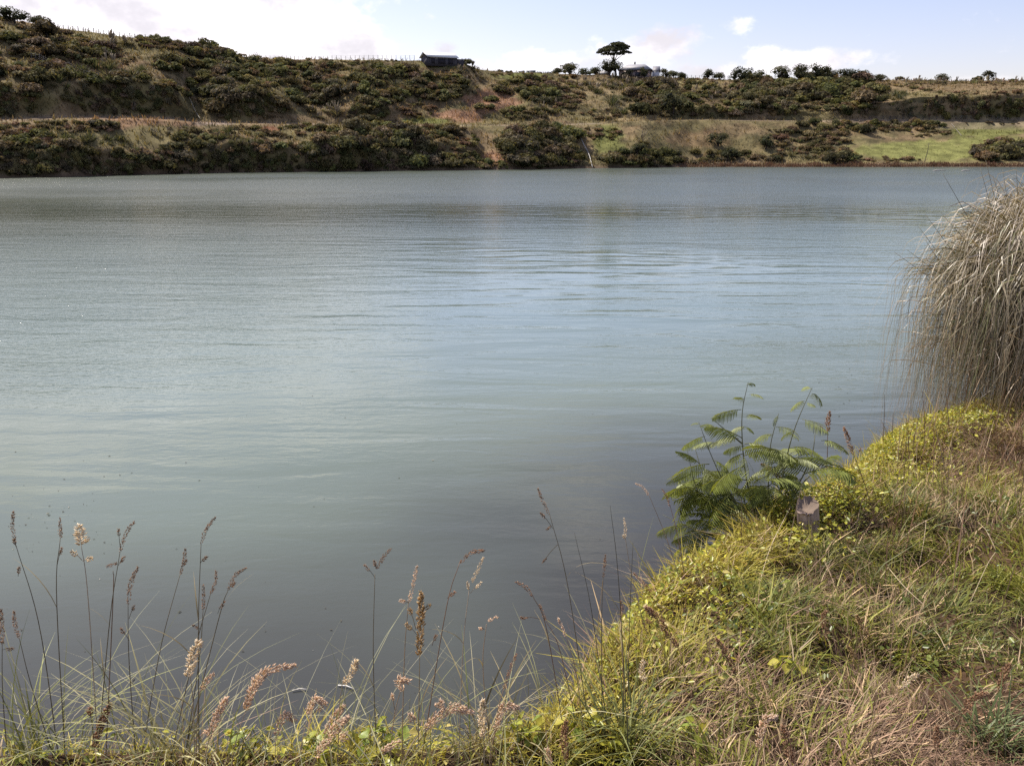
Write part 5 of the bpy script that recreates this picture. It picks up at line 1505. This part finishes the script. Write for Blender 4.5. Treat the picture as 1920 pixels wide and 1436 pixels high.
FRONDS = [frond_mesh('frond', 18, .3), frond_mesh('frond', 16, .5), frond_mesh('frond', 19, .15), frond_mesh('frond', 15, .7)]
for f_ in FRONDS: f_.materials.append(M_FROND)
RS = 4.15
base = px_to(1440, 1040, RS); base[2] = float(bank_z(base[0], base[1]))
sap = empty('wattle_sapling', base, 'dark green feathery leaved sapling at the water side of the bank', 'sapling')
STEMS = [[(1403, 716), (1392, 770), (1392, 830), (1400, 900), (1425, 1010)], [(1523, 726), (1495, 790), (1478, 845), (1460, 930), (1440, 1020)], [(1310, 790), (1330, 845), (1355, 900), (1395, 970), (1430, 1030)],
         [(1335, 785), (1365, 810), (1392, 832)], [(1288, 842), (1308, 920), (1350, 985), (1420, 1030)], [(1460, 775), (1444, 840), (1440, 930), (1438, 1020)], [(1300, 830), (1320, 890), (1360, 950)],
         [(1243, 965), (1285, 985), (1340, 1005), (1420, 1035)], [(1610, 880), (1560, 872), (1510, 900), (1460, 980)], [(1262, 895), (1310, 930), (1380, 990)], [(1530, 800), (1520, 860), (1480, 940)], [(1280, 1020), (1330, 1020), (1410, 1035)]]
stem_pts = []
for k, s_ in enumerate(STEMS):
    dr = random.uniform(-.22, .22)
    n_ = len(s_)
    pts = np.array([px_to(np.float64(a), np.float64(b), RS + dr * (1 - j / (n_ - 1))) for j, (a, b) in enumerate(s_)])
    C_ = spline(pts, 16)
    mb = MB(); mb.tube(C_ - base, np.linspace(.0011, .0048, 16), 5, (.11, .11, .055)); mb.build('stem', M_STEM, sap, True)
    stem_pts.append(C_)


def put_frond(p0, p1, k=None):
    v = Vector(p1 - p0); L = v.length
    xa = v.normalized(); za = Vector((0, 0, 1)) - xa * xa.z
    za = (za + Vector((random.gauss(0, .25), random.gauss(0, .25), 0))); za = (za - xa * za.dot(xa)).normalized()
    ya = za.cross(xa)
    o = link('frond', random.choice(FRONDS) if k is None else FRONDS[k])
    o.parent = sap
    o.matrix_local = Matrix.Translation(Vector(p0 - base)) @ Matrix((xa, ya, za)).transposed().to_4x4() @ Matrix.Scale(L, 4)


EXPL = [((1390, 768), (1330, 782)), ((1398, 800), (1362, 808)), ((1398, 800), (1416, 812)), ((1508, 752), (1480, 764)), ((1504, 786), (1558, 806)), ((1322, 818), (1274, 840)), ((1340, 830), (1298, 836)), ((1385, 822), (1328, 826)),
        ((1396, 832), (1470, 838)), ((1396, 836), (1352, 846)), ((1395, 850), (1336, 880)), ((1300, 888), (1247, 896)), ((1330, 870), (1256, 888)), ((1310, 925), (1268, 970)), ((1285, 985), (1228, 995)), ((1330, 1002), (1274, 1032)),
        ((1340, 1005), (1255, 1004)), ((1480, 840), (1555, 840)), ((1540, 826), (1596, 836)), ((1545, 872), (1612, 900)), ((1505, 890), (1600, 868)), ((1490, 860), (1540, 870)), ((1444, 840), (1500, 860)), ((1440, 880), (1380, 905)),
        ((1400, 900), (1310, 905)), ((1436, 900), (1520, 905)), ((1380, 940), (1300, 950)), ((1400, 960), (1330, 980)), ((1450, 930), (1380, 960)), ((1310, 800), (1335, 792)), ((1404, 740), (1432, 738)), ((1522, 738), (1545, 750)), ((1400, 722), (1416, 716)), ((1396, 750), (1378, 744)), ((1521, 730), (1508, 724)), ((1512, 755), (1530, 762)), ((1488, 810), (1462, 814)), ((1400, 780), (1424, 778)), ((1312, 795), (1296, 790)), ((1460, 778), (1444, 795)), ((1455, 800), (1500, 808)), ((1450, 815), (1405, 820))]
for (a, b) in EXPL:
    dr = random.uniform(-.12, .12); d2 = dr + random.uniform(-.12, .12)
    put_frond(px_to(np.float64(a[0]), np.float64(a[1]), RS + dr), px_to(np.float64(b[0]), np.float64(b[1]), RS + d2))
for k in range(150):
    C_ = random.choice(stem_pts[:3] + stem_pts[4:7] * 2 + stem_pts[7:])
    p0 = C_[random.randint(5, 15)]
    a = random.random() * 6.283
    L = random.uniform(.12, .26)
    p1 = p0 + np.array([math.cos(a) * L, math.sin(a) * L * .9, random.uniform(-.10, .10)])
    x_, y_, _ = project(p1)
    if (x_ > 1475 and y_ > 880) or x_ > 1610 or y_ > 1050 or x_ < 1235 or y_ < 760 or (y_ < 830 and random.random() < .7): continue
    put_frond(p0, p1)

# ------------------------------------------------------------------ toetoe tussock at the right
TC = px_to(1955, 800, 7.4); TC[2] = float(bank_z(TC[0], TC[1])) - .05
tus = empty('toetoe_tussock', TC, 'big shaggy grey brown tussock overhanging the water at right', 'tussock')
print('tussock base', TC)


def arcs(n, r_lo, r_hi, h_lo, h_hi, wid, c0, c1, k_lo=.80, k_hi=1.0, S=13, kink=.012):
    az_ = rng.random(n) * 6.283
    q = .24 * np.sqrt(rng.random(n)); b = rng.random(n) * 6.28
    P0 = np.stack([q * np.cos(b), q * np.sin(b), 0 * q], -1)
    Rh = r_lo + (r_hi - r_lo) * rng.random(n)
    H = (2.5 - TC[2] + 1.42) * (1 - .42 * (Rh / 1.15) ** 2) * (h_lo + (h_hi - h_lo) * rng.random(n))
    ze = np.where(rng.random(n) < .68, 1.25 + .6 * rng.random(n), 1.6 + 1.3 * rng.random(n)) - TC[2]
    H = np.maximum(H, ze + .25)
    u = np.linspace(0, 1, S + 1)
    xx = Rh[:, None] * np.sin(np.clip(u * 1.3, 0, 1) * math.pi / 2)[None] ** 1.8
    up = .56
    rise = H[:, None] * np.sin(np.clip(u / up, 0, 1) * math.pi / 2)[None] ** .85
    fall = ze[:, None] + (H - ze)[:, None] * np.cos(np.clip((u - up) / (1 - up), 0, 1) * math.pi / 2)[None]
    zz = np.where(u[None] < up, rise, fall)
    aw = az_[:, None] + np.cumsum(rng.normal(0, .05, (n, S + 1)), 1)
    P3 = P0[:, None] + np.stack([xx * np.cos(aw), xx * np.sin(aw), zz], -1) + np.cumsum(rng.normal(0, kink, (n, S + 1, 3)), 1) * u[None, :, None]
    side = np.stack([-np.sin(az_), np.cos(az_), 0 * az_], -1)
    tw = rng.normal(0, .7, n)
    side = side * np.cos(tw)[:, None] + np.array([0, 0, 1.0]) * np.sin(tw)[:, None]
    ww = (wid * (.6 + .8 * rng.random(n)))[:, None] * (np.clip(1 - u ** 3, .06, 1))[None] * .5
    V = np.stack([P3 - ww[..., None] * side[:, None], P3 + ww[..., None] * side[:, None]], 2).reshape(-1, 3)
    m_ = (S + 1) * 2
    bs = (np.arange(n) * m_)[:, None]; k = np.arange(S)[None] * 2
    Q = np.stack([bs + k, bs + k + 1, bs + k + 3, bs + k + 2], -1).reshape(-1, 4)
    c = np.asarray(c0) + (np.asarray(c1) - c0) * (rng.random((n, 1)) ** 1.5)
    f = np.tile(np.repeat(u, 2), n)[:, None]
    return V, Q, np.repeat(c, m_, 0) * (1.1 - .25 * f)


mb = MB()
for a in [(3200, .45, 1.15, .75, 1.0, .0068, (.14, .115, .062), (.36, .30, .20)), (1600, .3, 1.0, .5, .95, .007, (.10, .11, .045), (.24, .245, .11)), (2600, .3, 1.1, .2, .75, .006, (.13, .09, .05), (.30, .21, .12)), (700, .4, 1.0, .9, 1.05, .006, (.34, .28, .21), (.58, .50, .40)),
          (260, .5, 1.3, .6, 1.05, .005, (.30, .22, .13), (.5, .4, .28), .5, .9, 13, .04)]:
    V, Q, C = arcs(*a)
    mb.add(V, Q, None, C)
mb.build('leaf_blades', M_TOE, tus)
for (x0, y0, x1, y1, w) in [(1848, 300, 1880, 420, 4.2), (1838, 316, 1872, 430, 4), (1862, 330, 1892, 430, 4), (1880, 318, 1900, 440, 3.5), (1905, 312, 1915, 430, 3.5), (1768, 326, 1822, 420, 3), (1796, 390, 1850, 470, 3), (1735, 402, 1800, 490, 3), (1722, 425, 1790, 510, 3), (1700, 468, 1782, 530, 3), (1676, 472, 1770, 540, 3), (1735, 450, 1770, 500, 3), (1765, 400, 1840, 490, 3), (1733, 548, 1800, 582, 3)]:
    r0_ = 7.1 + random.uniform(-.25, .15)
    tip = px_to(np.float64(x0), np.float64(y0), r0_) - TC; m_ = px_to(np.float64(x1), np.float64(y1), r0_ + .05) - TC
    root = np.array([random.uniform(-.15, .1), random.uniform(-.15, .15), .05])
    mb = MB(); mb.tube(spline([tip, m_, (m_ * .45 + root * .55) + [.0, 0, .12], root], 12), np.linspace(.0012, .0048, 12), 5, (.13, .11, .065)); mb.build('flower_stem', M_STEM, tus, True)

# ------------------------------------------------------------------ leafy creepers and grass clumps at the front edge
leaf_me = []
for k in range(3):
    V, Q, C = [], [], []
    L_ = 1.0; w = .30 + .06 * k
    prof = [(0, .0, 0), (.18, .62 * w, .03), (.45, w, .04), (.75, .6 * w, .0), (1.0, 0, -.10)]
    top_ = [(x, y, z + .05) for x, y, z in prof]; 
    V = [(x, 0, z - .03) for x, y, z in prof] + [(x, y, z + .05) for x, y, z in prof] + [(x, -y, z + .05) for x, y, z in prof]
    Q = [[j, j + 1, 6 + j, 5 + j] for j in range(4)] + [[j, 10 + j, 11 + j, j + 1] for j in range(4)]
    cc = [(.34, .36, .045), (.42, .38, .06), (.22, .28, .05)][k]
    me = mesh_np('leaf', np.array(V), np.array(Q), None, np.array([cc] * 15) * (.85 + .3 * rng.random((15, 1)))); me.materials.append(M_LEAF); leaf_me.append(me)
for (px, py, spread, cnt_, lb) in [(842, 1400, 75, 34, 'yellow leafy creeper at bottom centre below the pink heads'), (985, 1402, 45, 22, 'yellow leafy creeper at the bottom by the bank corner'), (1085, 1390, 45, 20, 'leafy creeper beside the thick brown spike'), (470, 1420, 50, 18, 'yellow leaves at the bottom beneath the fat pink head'), (715, 1425, 60, 22, 'leafy creeper at the bottom left of centre'),
                               (1470, 1280, 30, 10, 'broad leaved green weed in the dry grass'), (1300, 1410, 40, 9, 'pale leaves at the bottom of the bank'), (600, 1428, 45, 14, 'low yellow leaves between the pink heads at the bottom')]:
    c0 = bhit(px, min(py, 1440))
    if c0 is None: continue
    o = empty('leafy_creeper', c0, lb, 'creeper')
    r_ = math.hypot(c0[0], c0[1]); sp_ = spread * r_ / FPX
    mb = MB()
    for k in range(5):
        a = k * 1.25 + random.random(); e = np.array([math.cos(a) * sp_, math.sin(a) * sp_ * .5, .05])
        mb.tube(spline([[0, 0, -.01], e * .5 + [0, 0, .06], e], 6), .0016, 4, (.20, .20, .06))
    mb.build('runner', M_STEM, o, True)
    for k in range(cnt_):
        a = random.random() * 6.28; q = math.sqrt(random.random()) * sp_
        x_, y_ = q * math.cos(a), q * math.sin(a) * .55
        z_ = float(bank_z(c0[0] + x_, c0[1] + y_)) - c0[2] + random.uniform(.03, .10)
        lf = link('leaf', random.choice(leaf_me)); lf.parent = o
        lf.location = (x_, y_, z_); lf.rotation_euler = (random.gauss(0, .5), random.gauss(.1, .5), random.random() * 6.28); lf.scale = (random.uniform(.028, .05),) * 3
for (px, py, n, Lh, lb, cc) in [(70, 1420, 46, .34, 'clump of broad green grass at the bottom left corner', (.24, .25, .08)), (330, 1430, 60, .36, 'clump of pale arching grass under the dark seed stalks', (.36, .33, .17)), (1865, 1400, 110, .22, 'drooping green tuft at the lower right corner', (.13, .16, .06)),
                            (1170, 1400, 90, .30, 'tall green grass clump at the corner of the bank', (.17, .18, .06)), (920, 1412, 50, .30, 'thin grass clump beside the dark water corner', (.24, .20, .10)), (1625, 880, 24, .16, 'dark green tuft on the crest above the water', (.08, .10, .04))]:
    c0 = bhit(px, py)
    if c0 is None: continue
    az_ = rng.random(n) * 6.28
    rt = np.stack([.04 * rng.normal(0, 1, n), .04 * rng.normal(0, 1, n), np.zeros(n) - .01], -1)
    V, Q, C = blades(rt, az_, Lh * (.6 + .6 * rng.random(n)), .003 + .004 * rng.random(n), .1 + .4 * rng.random(n), .25 + .5 * rng.random(n), np.array(cc) * (.6 + .8 * rng.random((n, 1))), 6)
    tag(link('grass_clump', mesh_np('grass_clump', V, Q, None, C), M_GRASS, None, c0), lb, 'grass clump')

# ------------------------------------------------------------------ bits afloat
for (x0, y0, x1, y1, lb) in [(548, 1294, 575, 1292, 'short white twig floating left of centre near the bank'), (634, 1284, 664, 1291, 'white twig floating under the round cream head')]:
    a = px_on_z(np.float64(x0), np.float64(y0), .012); b = px_on_z(np.float64(x1), np.float64(y1), .012)
    mb = MB(); mb.tube(np.array([a, (a + b) / 2 + [0, .01, .004], b]) - a, .0045, 5, (.72, .70, .66)); tag(mb.build('floating_twig', M_WOOD, None, True, a), lb, 'twig')
n = 240
fpx = np.concatenate([rng.normal(60, 90, n // 3), rng.normal(1640, 60, n // 3), 1400 * rng.random(n // 3)]); fpy = np.concatenate([rng.normal(960, 50, n // 3), rng.normal(760, 50, n // 3), 700 + 650 * rng.random(n // 3)])
FP = px_on_z(fpx, fpy, .012)
dd, _ = edge_d(FP[:, 0], FP[:, 1])
FP = FP[dd < -1.2]; n = len(FP)
FP[:, 2] = .006
V, Q, C = leaves_flat(FP, .010 + .03 * rng.random(n) ** 2, np.array([.06, .055, .04]) + (rng.random((n, 1)) < .08) * np.array([.3, .28, .25]), .02, .3)
tag(link('floating_debris', mesh_np('floating_debris', V, Q, None, C), M_STRAW), 'specks of leaf litter floating on the river', 'debris', kind='stuff')
